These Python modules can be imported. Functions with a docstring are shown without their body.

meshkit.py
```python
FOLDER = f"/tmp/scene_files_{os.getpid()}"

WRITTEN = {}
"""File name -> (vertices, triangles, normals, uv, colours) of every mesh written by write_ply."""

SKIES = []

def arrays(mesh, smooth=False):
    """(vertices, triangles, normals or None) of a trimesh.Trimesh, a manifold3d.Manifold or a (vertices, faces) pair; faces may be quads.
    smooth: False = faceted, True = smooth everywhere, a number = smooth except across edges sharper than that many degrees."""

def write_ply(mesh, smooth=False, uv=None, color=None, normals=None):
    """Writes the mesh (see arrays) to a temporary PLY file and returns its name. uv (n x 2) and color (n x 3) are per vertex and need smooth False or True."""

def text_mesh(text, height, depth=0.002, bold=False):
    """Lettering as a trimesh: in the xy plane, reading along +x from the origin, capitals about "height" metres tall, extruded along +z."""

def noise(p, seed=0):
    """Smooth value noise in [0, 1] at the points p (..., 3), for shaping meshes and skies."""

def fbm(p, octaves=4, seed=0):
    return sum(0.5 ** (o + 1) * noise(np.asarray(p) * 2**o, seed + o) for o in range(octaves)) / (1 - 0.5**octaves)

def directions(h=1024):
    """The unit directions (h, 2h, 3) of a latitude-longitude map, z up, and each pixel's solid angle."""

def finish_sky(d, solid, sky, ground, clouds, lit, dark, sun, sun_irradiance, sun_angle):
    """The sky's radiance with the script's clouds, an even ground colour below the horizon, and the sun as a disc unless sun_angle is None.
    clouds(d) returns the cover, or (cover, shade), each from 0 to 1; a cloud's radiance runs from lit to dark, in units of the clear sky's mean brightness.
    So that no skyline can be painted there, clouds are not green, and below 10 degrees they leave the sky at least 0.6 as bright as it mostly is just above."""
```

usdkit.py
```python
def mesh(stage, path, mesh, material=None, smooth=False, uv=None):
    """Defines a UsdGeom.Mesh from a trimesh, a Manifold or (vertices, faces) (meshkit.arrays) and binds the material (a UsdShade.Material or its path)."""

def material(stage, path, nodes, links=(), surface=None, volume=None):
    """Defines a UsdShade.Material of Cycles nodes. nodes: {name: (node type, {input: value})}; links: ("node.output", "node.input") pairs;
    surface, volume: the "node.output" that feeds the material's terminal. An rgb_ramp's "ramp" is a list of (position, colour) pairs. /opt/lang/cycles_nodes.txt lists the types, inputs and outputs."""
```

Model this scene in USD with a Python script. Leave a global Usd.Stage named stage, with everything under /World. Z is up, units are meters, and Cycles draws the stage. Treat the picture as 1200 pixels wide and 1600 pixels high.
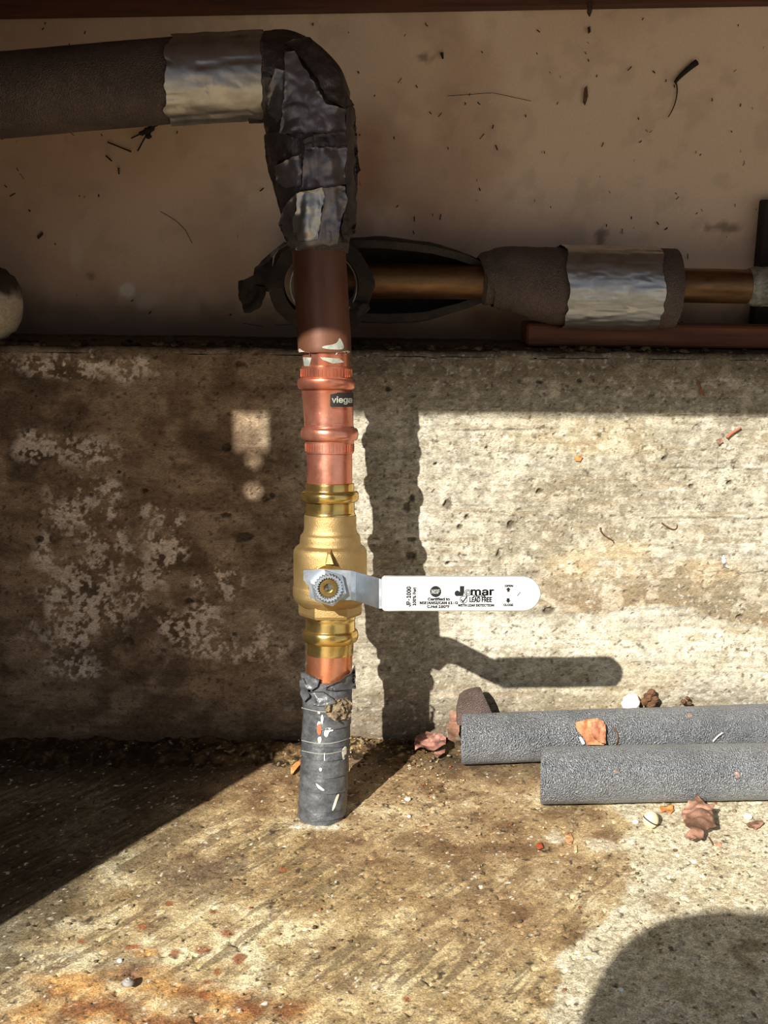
import math, random
import numpy as np, trimesh, shapely, usdkit, meshkit
import shapely.geometry as sg
import manifold3d as m3
from pxr import Usd, UsdGeom, UsdLux, UsdShade, Gf, Sdf, Vt

stage = Usd.Stage.CreateInMemory()
UsdGeom.SetStageUpAxis(stage, 'Z'); UsdGeom.SetStageMetersPerUnit(stage, 1.0)
UsdGeom.Xform.Define(stage, '/World'); UsdGeom.Scope.Define(stage, '/World/Looks')

# ------------------------------------------------------------------ camera, sky, sun, exposure
FPX, YAW, PITCH, ROLL = 1900.0, 0.0732, 0.2382, 0.0192        # focal length in pixels of the 1200 x 1600 frame
EYE = np.array([-0.0198, -0.8165, 0.3702])
_cy, _sy, _cp, _sp = math.cos(YAW), math.sin(YAW), math.cos(PITCH), math.sin(PITCH)
FWD = np.array([_sy*_cp, _cy*_cp, -_sp]); _r = np.array([_cy, -_sy, 0.0]); _u = np.cross(_r, FWD)
RIGHT = math.cos(ROLL)*_r + math.sin(ROLL)*_u; UP = math.cos(ROLL)*_u - math.sin(ROLL)*_r
cam = UsdGeom.Camera.Define(stage, '/World/camera')
cam.AddTransformOp().Set(Gf.Matrix4d(*[float(x) for x in (*RIGHT, 0, *UP, 0, *(-FWD), 0, *EYE, 1)]))
cam.CreateHorizontalApertureAttr(24.0); cam.CreateVerticalApertureAttr(32.0)
cam.CreateFocalLengthAttr(24.0*FPX/1200); cam.CreateClippingRangeAttr(Gf.Vec2f(0.01, 100))
cam.CreateExposureAttr(0.0)

SUN = np.array([math.tan(0.5468), 1.0, -math.tan(0.6069)])        # direction the sunlight travels in
sun = UsdLux.DistantLight.Define(stage, '/World/sun')
sun.CreateIntensityAttr(2.0); sun.CreateNormalizeAttr(True); sun.CreateAngleAttr(0.53); sun.CreateColorAttr(Gf.Vec3f(1.0, 0.955, 0.875))
_z = -SUN/np.linalg.norm(SUN); _x = np.cross([0, 0, 1.0], _z); _x /= np.linalg.norm(_x); _y = np.cross(_z, _x)
sun.AddTransformOp().Set(Gf.Matrix4d(*[float(v) for v in (*_x, 0, *_y, 0, *_z, 0, 0, -3, 3, 1)]))
sky = UsdLux.DomeLight.Define(stage, '/World/sky')
sky.CreateIntensityAttr(0.17); sky.CreateColorAttr(Gf.Vec3f(0.72, 0.84, 1.0))

# ------------------------------------------------------------------ helpers
def lin(r, g, b):
    x = np.array([r, g, b], float)/255
    return np.where(x < 0.04045, x/12.92, ((x+0.055)/1.055)**2.4)
def ray(px, py): return FWD + RIGHT*(px-600)/FPX - UP*(py-800)/FPX
def on_plane(px, py, pt, n):
    d = ray(px, py); return EYE + d*(np.dot(np.subtract(pt, EYE), n)/np.dot(d, n))
def on_y(px, py, y=0.0): return on_plane(px, py, (0, y, 0), (0, 1, 0))
def on_floor(px, py, z=0.0): return on_plane(px, py, (0, 0, z), (0, 0, 1))
G0, LEAN = 0.1096, 0.1371                                        # the riser stands 115 mm from the wall and leans back
AX = np.array([0, LEAN, 1.0]); AX /= np.linalg.norm(AX); PN = np.array([0, -1.0, LEAN]); PN /= np.linalg.norm(PN)
def on_riser(px, py, e=0.0): return on_plane(px, py, np.array([0, -G0, 0])+PN*e, PN)
def depth(P): return float(np.dot(np.subtract(P, EYE), FWD))
def mpp(P): return depth(P)/FPX                                  # metres per photo pixel at P
def sm(a, b, x):
    t = np.clip((x-a)/(b-a), 0, 1); return t*t*(3-2*t)
_lat = {}
def n2(x, y, seed=0, octaves=4, rough=0.5):
    """Smooth value noise, 0..1 about 0.5, of arrays x, y in lattice units."""
    out, amp, tot = 0, 1.0, 0
    for o in range(octaves):
        k = seed*17+o
        if k not in _lat: _lat[k] = np.random.default_rng(k+1).random((128, 128))
        L = _lat[k]; xx = x*2**o+o*7.3; yy = y*2**o+o*3.7
        i = np.floor(xx).astype(int); j = np.floor(yy).astype(int); fx = xx-i; fy = yy-j
        fx = fx*fx*(3-2*fx); fy = fy*fy*(3-2*fy); i %= 128; j %= 128; i1 = (i+1) % 128; j1 = (j+1) % 128
        out = out+amp*((L[i, j]*(1-fx)+L[i1, j]*fx)*(1-fy)+(L[i, j1]*(1-fx)+L[i1, j1]*fx)*fy); tot += amp; amp *= rough
    return out/tot
def muted(c, s, k): l = (c@np.array([.3, .55, .15]))[..., None]; return (c*(1-s)+l*s)*k
def mixc(a, b, t): t = np.asarray(t)[..., None]; return a*(1-t)+np.asarray(b)*t

_used = {}
def numbered(parent, name):
    k = (parent, name); n = _used.get(k, 0); _used[k] = n+1
    return f'{parent}/{name}' + (f'_{n:03d}' if n else '')
def tag(o, label=None, cat=None, group=None, kind=None):
    p = o.GetPrim() if hasattr(o, 'GetPrim') else o
    for k, v in (('label', label), ('category', cat), ('group', group), ('kind', kind)):
        if v: p.SetCustomDataByKey(k, v)
    return o
def obj(name, mesh, mat, parent=None, smooth=35, col=None, label=None, cat=None, group=None, kind=None):
    """ONE mesh prim under parent (a thing or a part) or, without one, under /World."""
    path = numbered(str(parent.GetPath()) if parent is not None else '/World', name)
    m = usdkit.mesh(stage, path, mesh, MAT[mat], smooth=True if col is not None and smooth else smooth)
    if col is not None:
        UsdGeom.PrimvarsAPI(m).CreatePrimvar('col', Sdf.ValueTypeNames.Float3Array, 'vertex').Set(Vt.Vec3fArray.FromNumpy(np.asarray(col, np.float32)))
    return tag(m, label, cat, group, kind)
def thing(name, label, cat, group=None):
    return tag(UsdGeom.Xform.Define(stage, numbered('/World', name)), label, cat, group)
def box(lo, hi, bevel=0.0):
    lo, hi = np.array(lo, float), np.array(hi, float)
    if bevel:
        b = min(bevel, (hi-lo).min()*0.45)
        pts = []
        for k in range(3):
            e = np.full(3, b); e[k] = 0
            for s in np.ndindex(2, 2, 2): s = np.array(s); pts.append(np.where(s, hi-e, lo+e))
        return trimesh.Trimesh(np.array(pts)).convex_hull
    m = trimesh.creation.box(hi-lo); m.apply_translation((lo+hi)/2); return m
def cat_(ms): return trimesh.util.concatenate([trimesh.Trimesh(*meshkit.arrays(m)[:2], process=False) for m in ms])
def frames(P):
    P = np.asarray(P, float); t = np.gradient(P, axis=0); t /= np.linalg.norm(t, axis=1, keepdims=True)
    return t
def sweep(P, R, n=48, axis=None, caps=True, ref=(0, -1, 0), disp=None, closed=True, a0=0, a1=2*math.pi):
    """Tube through points P of radii R; rings square to the path, or to 'axis'. disp(s, angle) is added to the radius."""
    P = np.asarray(P, float); R = np.broadcast_to(R, (len(P),)).astype(float)
    t = frames(P) if axis is None else np.tile(np.asarray(axis, float)/np.linalg.norm(axis), (len(P), 1))
    a = np.cross(np.asarray(ref, float), t); a /= np.linalg.norm(a, axis=1, keepdims=True); b = np.cross(t, a)
    ang = np.linspace(a0, a1, n, endpoint=not closed)
    r = np.repeat(R[:, None], n, 1)
    if disp is not None:
        s = np.concatenate([[0], np.cumsum(np.linalg.norm(np.diff(P, axis=0), axis=1))])
        r = r+disp(s[:, None]+0*ang[None], ang[None]+0*s[:, None])
    v = P[:, None]+r[..., None]*(np.cos(ang)[None, :, None]*a[:, None]+np.sin(ang)[None, :, None]*b[:, None])
    i, j = np.meshgrid(np.arange(len(P)-1), np.arange(n if closed else n-1), indexing='ij'); j2 = (j+1) % n
    q = np.stack([i*n+j, i*n+j2, (i+1)*n+j2, (i+1)*n+j], -1).reshape(-1, 4)
    f = np.vstack([q[:, [0, 1, 2]], q[:, [0, 2, 3]]]); v = v.reshape(-1, 3)
    if caps and closed:
        c0 = len(v); v = np.vstack([v, P[:1], P[-1:]]); k = np.arange(n); k2 = (k+1) % n; e = (len(P)-1)*n
        f = np.vstack([f, np.stack([np.full(n, c0), k2, k], 1), np.stack([np.full(n, c0+1), e+k, e+k2], 1)])
    return trimesh.Trimesh(v, f, process=False)
def hollow(P, Ro, Ri, n=48, disp=None, **k):
    """A pipe with a bore: out along P and back inside."""
    P = np.asarray(P, float); Ro = np.broadcast_to(Ro, (len(P),)); Ri = np.broadcast_to(Ri, (len(P),))
    d = None
    if disp is not None: d = lambda s, a: np.concatenate([disp(s[:len(P)], a[:len(P)]), np.zeros((len(P)+1, a.shape[1]))])
    t = frames(P); PP = np.vstack([P, P[::-1], P[:1]]); RR = np.concatenate([Ro, Ri[::-1], Ro[:1]])
    ax = np.vstack([t, t[::-1], t[:1]])
    a = np.cross(np.array(k.get('ref', (0, -1, 0)), float), ax); a /= np.linalg.norm(a, axis=1, keepdims=True); b = np.cross(ax, a)
    ang = np.linspace(0, 2*math.pi, n, endpoint=False); r = np.repeat(RR[:, None], n, 1)
    if disp is not None:
        s = np.concatenate([[0], np.cumsum(np.linalg.norm(np.diff(P, axis=0), axis=1))])
        dd = disp(s[:, None]+0*ang[None], ang[None]+0*s[:, None]); r[:len(P)] += dd; r[-1] += dd[0]
    v = (PP[:, None]+r[..., None]*(np.cos(ang)[None, :, None]*a[:, None]+np.sin(ang)[None, :, None]*b[:, None])).reshape(-1, 3)
    i, j = np.meshgrid(np.arange(len(PP)-1), np.arange(n), indexing='ij'); j2 = (j+1) % n
    q = np.stack([i*n+j, i*n+j2, (i+1)*n+j2, (i+1)*n+j], -1).reshape(-1, 4)
    return trimesh.Trimesh(v, np.vstack([q[:, [0, 1, 2]], q[:, [0, 2, 3]]]), process=False)
def ring_slab(ring, t, b, frame):
    """A convex outline (n x 2, counter-clockwise) as a slab with rounded edges; frame = origin, u, v, n: the front lies at n*0, the back at -n*t."""
    o, u, v, n = [np.asarray(x, float) for x in frame]; ring = np.asarray(ring, float)
    tg = np.roll(ring, -1, 0)-np.roll(ring, 1, 0); tg /= np.linalg.norm(tg, axis=1, keepdims=True); inn = np.stack([-tg[:, 1], tg[:, 0]], 1)
    L = [(b, 0), (b*.62, .08*b), (b*.29, .29*b), (b*.08, .62*b), (0, b), (0, t-b), (b*.29, t-.29*b), (b, t)]
    V = []
    for ins, d in L:
        p = ring+inn*ins; V.append(o+p[:, :1]*u+p[:, 1:]*v-n*d)
    k = len(ring); V = np.vstack(V+[V[0].mean(0, keepdims=True), V[-1].mean(0, keepdims=True)])
    f = []
    for a in range(len(L)-1):
        for j in range(k):
            j2 = (j+1) % k; f += [[a*k+j2, a*k+j, (a+1)*k+j], [a*k+j2, (a+1)*k+j, (a+1)*k+j2]]
    e = (len(L)-1)*k; c = len(L)*k
    for j in range(k):
        j2 = (j+1) % k; f += [[c, j, j2], [c+1, e+j2, e+j]]
    return trimesh.Trimesh(V, f, process=False)
def poly_grid(poly, step):
    """Triangles of a polygon on a regular grid (2-D), its rim following the outline."""
    poly = sg.Polygon(poly) if not isinstance(poly, sg.Polygon) else poly
    poly = poly.segmentize(step).buffer(0)
    x0, y0, x1, y1 = poly.bounds
    gx, gy = np.meshgrid(np.arange(x0, x1, step), np.arange(y0, y1, step*.87)); gx = gx+(np.arange(gx.shape[0]) % 2)[:, None]*step/2
    g = np.stack([gx.ravel(), gy.ravel()], 1); keep = shapely.contains_xy(poly.buffer(-step*.45), g[:, 0], g[:, 1])
    rim = np.array(poly.exterior.coords)[:-1]; p = np.vstack([rim, g[keep]])
    from scipy.spatial import Delaunay
    t = Delaunay(p).simplices; c = p[t].mean(1); t = t[shapely.contains_xy(poly, c[:, 0], c[:, 1])]
    a, b2, c2 = p[t[:, 0]], p[t[:, 1]], p[t[:, 2]]
    ar = (b2[:, 0]-a[:, 0])*(c2[:, 1]-a[:, 1])-(b2[:, 1]-a[:, 1])*(c2[:, 0]-a[:, 0]); t = t[np.abs(ar) > 1e-12]; ar = ar[np.abs(ar) > 1e-12]
    t[ar < 0] = t[ar < 0][:, ::-1]
    return p, t, len(rim)
def thick(v, f, nrim, n, t):
    """A sheet v, f (first nrim vertices: its rim in order) given thickness t against the normals n."""
    k = len(v); n = np.broadcast_to(n, v.shape); V = np.vstack([v, v-n*t]); j = np.arange(nrim); j2 = (j+1) % nrim
    return trimesh.Trimesh(V, np.vstack([f, f[:, ::-1]+k, np.stack([j, j+k, j2], 1), np.stack([j2, j+k, j2+k], 1)]), process=False)
def chaikin(p, k=2):
    p = np.asarray(p, float)
    for _ in range(k): q = np.roll(p, -1, 0); p = np.stack([.75*p+.25*q, .25*p+.75*q], 1).reshape(-1, 2)
    return p
def wrap_patch(poly, target, lift=0.0006, step=4.0, wrinkle=0.0006, seed=0, t=0.0005, scale=0.06, curl=0.0):
    """A piece of tape (outline as seen in the photograph) laid onto the mesh 'target', with its own thickness and creases."""
    p, f, nr = poly_grid(poly, step)
    d = np.array([ray(*q) for q in p]); o = np.tile(EYE, (len(p), 1))
    loc, ri, ti = target.ray.intersects_location(o, d, multiple_hits=False)
    P = np.full((len(p), 3), np.nan); N = np.tile(-FWD, (len(p), 1)); P[ri] = loc; N[ri] = target.face_normals[ti]
    bad = np.isnan(P[:, 0])
    if bad.any():
        from scipy.spatial import cKDTree
        k = cKDTree(p[~bad]).query(p[bad])[1]; src = np.where(~bad)[0][k]
        for b_, s_ in zip(np.where(bad)[0], src):
            dd = d[b_]; tt = np.dot(P[s_]-EYE, FWD)/np.dot(dd, FWD); P[b_] = EYE+dd*tt
    from scipy.spatial import cKDTree
    nb = cKDTree(p).query(p, k=min(12, len(p)))[1]; N = N[nb].mean(1); N /= np.linalg.norm(N, axis=1, keepdims=True)
    P = P+N*(lift+wrinkle*(np.abs(n2(p[:, 0]*scale, p[:, 1]*scale*.7, seed, 3)-.5)*3))[:, None]
    if curl: P[:nr] += N[:nr]*(curl*n2(p[:nr, 0]*.05, p[:nr, 1]*.05, seed+5, 2))[:, None]
    f = f[:, ::-1] if np.dot(np.cross(P[f[0, 1]]-P[f[0, 0]], P[f[0, 2]]-P[f[0, 0]]), FWD) > 0 else f
    return thick(P, f, nr, N, t)
def rough_blob(c, r, seed, sub=3, amp=.25, freq=2.0):
    m = trimesh.creation.icosphere(sub); v = np.array(m.vertices)
    k = 1+amp*2*(meshkit.fbm(v*freq+seed*3.1, 3, seed)-(0.5 if meshkit.fbm(v*freq, 3, seed).min() >= 0 else 0))
    m.vertices = v*k[:, None]*np.asarray(r)+np.asarray(c); return m

# ------------------------------------------------------------------ materials
MAT = {}
def material(name, nodes, links, surface='p.BSDF'):
    MAT[name] = usdkit.material(stage, f'/World/Looks/{name}', nodes, links, surface=surface)
def pmat(name, color=None, rough=.6, metal=0.0, spec=.5, attr=False, var=None, vscale=(40, 40, 40), bump=0.0, bscale=300, bdist=.001, detail=4, rvar=0.0, fine=0.0, fscale=900, bump2=0.0, bscale2=60, voro=0, fmap=None, **extra):
    """A principled material; colour from 'col' on the mesh (attr) or a constant, varied by noise towards var, with fine speckle and bump."""
    nd = {'g': ('geometry', {}), 'p': ('principled_bsdf', {'roughness': rough, 'metallic': metal, 'specular_ior_level': spec, **extra})}
    lk = []; src = None
    if attr: nd['at'] = ('attribute', {'attribute': 'col'}); src = 'at.color'
    if var is not None:
        nd['mp'] = ('mapping', {'mapping_type': 'point', 'scale': vscale}); nd['nv'] = ('noise_texture', {'scale': 1.0, 'detail': 5.0, 'roughness': .6})
        nd['rv'] = ('rgb_ramp', {'ramp': [(.35, color), (.65, var)]})
        lk += [('g.position', 'mp.vector'), ('mp.vector', 'nv.vector'), ('nv.fac', 'rv.fac')]; src = 'rv.color'
    if fine:
        nd['nf'] = ('noise_texture', {'scale': float(fscale), 'detail': 3.0, 'roughness': .7}); nd['rf'] = ('rgb_ramp', {'ramp': [(.3, (1-fine,)*3), (.5, (1, 1, 1)), (.72, (1+fine,)*3)]})
        nd['mu'] = ('mix', {'mix_type': 'multiply', 'fac': 1.0, 'color1': color if color is not None else (1, 1, 1)})
        lk += [('g.position', 'nf.vector'), ('nf.fac', 'rf.fac'), ('rf.color', 'mu.color2')]
        if src: lk.append((src, 'mu.color1'))
        src = 'mu.color'
    if fine and fmap:
        nd['mf'] = ('mapping', {'mapping_type': 'point', 'scale': fmap}); lk.remove(('g.position', 'nf.vector')); lk += [('g.position', 'mf.vector'), ('mf.vector', 'nf.vector')]
    if src: lk.append((src, 'p.base_color'))
    else: nd['p'][1]['base_color'] = color
    if rvar:
        nd['nr'] = ('noise_texture', {'scale': 90.0, 'detail': 4.0}); nd['mr'] = ('map_range', {'from_min': .3, 'from_max': .7, 'to_min': max(rough-rvar, .02), 'to_max': rough+rvar, 'clamp': True})
        lk += [('g.position', 'nr.vector'), ('nr.fac', 'mr.value'), ('mr.result', 'p.roughness')]
    prev = None
    if bump2:
        nd['nb2'] = ('noise_texture', {'scale': float(bscale2), 'detail': 4.0}); nd['b2'] = ('bump', {'strength': bump2, 'distance': bdist*4})
        lk += [('g.position', 'nb2.vector'), ('nb2.fac', 'b2.height')]; prev = 'b2.normal'
    if bump:
        if voro: nd['nb'] = ('voronoi_texture', {'scale': float(bscale), 'feature': 'smooth_f1', 'smoothness': .4}); o = 'nb.distance'
        else: nd['nb'] = ('noise_texture', {'scale': float(bscale), 'detail': float(detail), 'roughness': .65}); o = 'nb.fac'
        nd['b'] = ('bump', {'strength': bump, 'distance': bdist}); lk += [('g.position', 'nb.vector'), (o, 'b.height')]
        if prev: lk.append((prev, 'b.normal'))
        prev = 'b.normal'
    if prev: lk.append((prev, 'p.normal'))
    material(name, nd, lk)

pmat('concrete', attr=True, rough=.9, spec=.25, fine=.42, fscale=1300, fmap=(.4, 1, 1), bump=.45, bscale=700, bdist=.0012, detail=5)
pmat('slab', attr=True, rough=.72, spec=.4, fine=.62, fscale=900, bump=.5, bscale=800, bdist=.0014, detail=5)
pmat('painted', attr=True, rough=.95, spec=.3, diffuse_roughness=.3)                 # things whose colour varies over their surface
pmat('siding', attr=True, rough=.8, spec=.3, fine=.05, fscale=500, bump=.15, bscale=120, bdist=.001)
pmat('timber', lin(96, 52, 28), rough=.75, var=lin(62, 32, 18), vscale=(9, 160, 160), bump=.4, bscale=160, bdist=.001)
pmat('sill_timber', lin(120, 70, 42), rough=.8, var=lin(80, 44, 28), vscale=(10, 220, 220), bump=.4, bscale=200, bdist=.001)
pmat('deck_timber', lin(120, 84, 56), rough=.8, var=lin(90, 60, 40), vscale=(120, 8, 120))
pmat('copper', lin(226, 156, 130), metal=.85, rough=.31, var=lin(206, 126, 102), vscale=(60, 60, 25), rvar=.10, bump=.08, bscale=350, bdist=.001)
pmat('copper_stub', lin(236, 160, 122), metal=.88, rough=.26, var=lin(226, 128, 72), vscale=(70, 70, 50), rvar=.08)
pmat('copper_dull', lin(116, 76, 56), metal=.3, rough=.48, var=lin(92, 58, 43), vscale=(40, 40, 14), rvar=.08)
pmat('copper_old', lin(132, 100, 66), metal=.75, rough=.42, var=lin(92, 64, 44), vscale=(25, 120, 120), rvar=.12)
pmat('flux', lin(196, 194, 178), metal=.2, rough=.6, var=lin(140, 146, 136), vscale=(160, 160, 160), bump=.4, bscale=500)
pmat('solder', lin(166, 164, 150), metal=.3, rough=.6, var=lin(100, 100, 90), vscale=(150, 150, 150), bump=.8, bscale=260, bdist=.002)
pmat('brass', lin(222, 190, 120), metal=.95, rough=.22, var=lin(210, 174, 98), vscale=(60, 60, 200), rvar=.07, bump=.06, bscale=250)
pmat('brass_cast', lin(192, 164, 112), metal=.8, rough=.46, var=lin(174, 144, 94), vscale=(90, 90, 90), bump=.5, bscale=1300, bdist=.0006)
pmat('zinc', lin(176, 183, 190), metal=.85, rough=.40, var=lin(160, 168, 176), vscale=(120, 120, 120), rvar=.08, bump=.1, bscale=600)
pmat('vinyl', lin(206, 206, 202), rough=.42, spec=.5)
pmat('ink', lin(12, 12, 13), rough=.6)
pmat('ink_grey', lin(96, 96, 98), rough=.6)
pmat('black_ink', lin(34, 30, 28), rough=.55)
pmat('foam', lin(140, 143, 147), rough=.45, spec=.9, var=lin(118, 121, 125), vscale=(35, 35, 35), fine=.9, fscale=1100, bump=1.0, bscale=1250, bdist=.0020, voro=1)
pmat('foam_core', lin(60, 60, 62), rough=.9, fine=.3)
pmat('foam_old', lin(98, 80, 72), rough=.7, spec=.6, var=lin(76, 62, 56), vscale=(40, 40, 40), fine=.4, fscale=1100, bump=.7, bscale=1300, bdist=.0011, voro=1)
pmat('foam_dark', lin(62, 52, 44), rough=.85, var=lin(44, 37, 32), vscale=(60, 60, 60), fine=.3, fscale=700, bump=.6, bscale=400, bdist=.0015)
pmat('foil', lin(182, 180, 178), metal=.85, rough=.36, var=lin(172, 170, 170), vscale=(60, 60, 60), rvar=.08, bump=.2, bscale=45, bdist=.003)
pmat('duct_tape', lin(132, 126, 130), metal=.6, rough=.36, var=lin(104, 97, 100), vscale=(40, 40, 40), rvar=.08, bump=.22, bscale=45, bdist=.004)
pmat('dark_tape', lin(86, 78, 78), metal=.35, rough=.42, var=lin(60, 54, 54), vscale=(60, 60, 60), rvar=.1, bump=.6, bscale=60, bdist=.004)
pmat('black_tape', lin(92, 94, 96), rough=.42, spec=.6, var=lin(62, 63, 65), vscale=(110, 110, 200), fine=.25, fscale=600, bump=.35, bscale=120, bdist=.0022)
pmat('tape_edge', lin(150, 146, 138), rough=.7)
pmat('mud', lin(150, 132, 104), rough=.95, var=lin(112, 96, 74), vscale=(260, 260, 260), bump=.8, bscale=500, bdist=.002, fine=.3)
pmat('paint_fleck', lin(232, 226, 206), rough=.8, var=lin(204, 194, 168), vscale=(200, 200, 200))
pmat('rust', lin(150, 84, 58), rough=.85, var=lin(176, 104, 74), vscale=(200, 200, 200))
pmat('shell', lin(238, 226, 190), rough=.45, var=lin(218, 200, 158), vscale=(120, 120, 120), bump=.15, bscale=200)
pmat('chalk', lin(245, 243, 236), rough=.9, bump=.5, bscale=300)
pmat('leaf', attr=True, rough=.7, spec=.4, bump=.5, bscale=260, bdist=.0012, fine=.25, fscale=500)
pmat('twig', lin(120, 84, 56), rough=.9, var=lin(80, 54, 36), vscale=(200, 200, 200))
pmat('dirt', attr=True, rough=.95, spec=.2, fine=.5, fscale=900, bump=.9, bscale=500, bdist=.003)
pmat('grime', lin(46, 38, 30), rough=.95)
pmat('cloth', lin(70, 78, 96), rough=.9); pmat('denim', lin(58, 66, 86), rough=.9); pmat('skin', lin(196, 150, 124), rough=.5); pmat('hair', lin(52, 38, 28), rough=.6); pmat('shoe', lin(60, 50, 44), rough=.6)
pmat('phone_body', lin(30, 31, 34), rough=.3); pmat('phone_glass', lin(12, 12, 14), rough=.08)

# ------------------------------------------------------------------ the setting
def axis_coords(lo, hi, step, far_lo, far_hi):
    a = list(np.arange(lo, hi+step/2, step)); d = step; x = lo
    while x > far_lo: d *= 1.35; x -= d; a.insert(0, max(x, far_lo))
    d = step; x = a[-1]
    while x < far_hi: d *= 1.35; x += d; a.append(min(x, far_hi))
    return np.array(a)
def grid_faces(nu, nv):
    i, j = np.meshgrid(np.arange(nu-1), np.arange(nv-1), indexing='ij'); q = np.stack([i*nv+j, (i+1)*nv+j, (i+1)*nv+j+1, i*nv+j+1], -1).reshape(-1, 4)
    return np.vstack([q[:, [0, 1, 2]], q[:, [0, 2, 3]]])
def spots(x, y, pts, soft=.45, warp=.35, seed=3, freq=160):
    """Union of roundish patches (cx, cy, rx, ry), each with an uneven outline: 0..1."""
    w = (n2(x*freq, y*freq, seed, 3)-.5)*2*warp; out = np.zeros_like(x)
    for cx, cy, rx, ry in pts:
        d = np.hypot((x-cx)/rx, (y-cy)/ry)+w; out = np.maximum(out, 1-sm(1-soft, 1+soft, d))
    return out
def wpts(pts):      # patches on the concrete wall, picked in the photograph: px, py, half width, half height (px)
    o = []
    for a, b, ra, rb in pts:
        P = on_y(a, b); k = mpp(P); o.append((P[0], P[2], ra*k, rb*k))
    return o
def fpts(pts):
    o = []
    for a, b, ra, rb in pts:
        P = on_floor(a, b); Q = on_floor(a+ra, b); R = on_floor(a, b+rb); o.append((P[0], P[1], abs(Q[0]-P[0]), abs(R[1]-P[1])))
    return o
H = 0.2834                                                          # height of the concrete stem wall
CAVE_L, CAVE_R, CEIL = -0.80, 0.95, 0.64
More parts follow.
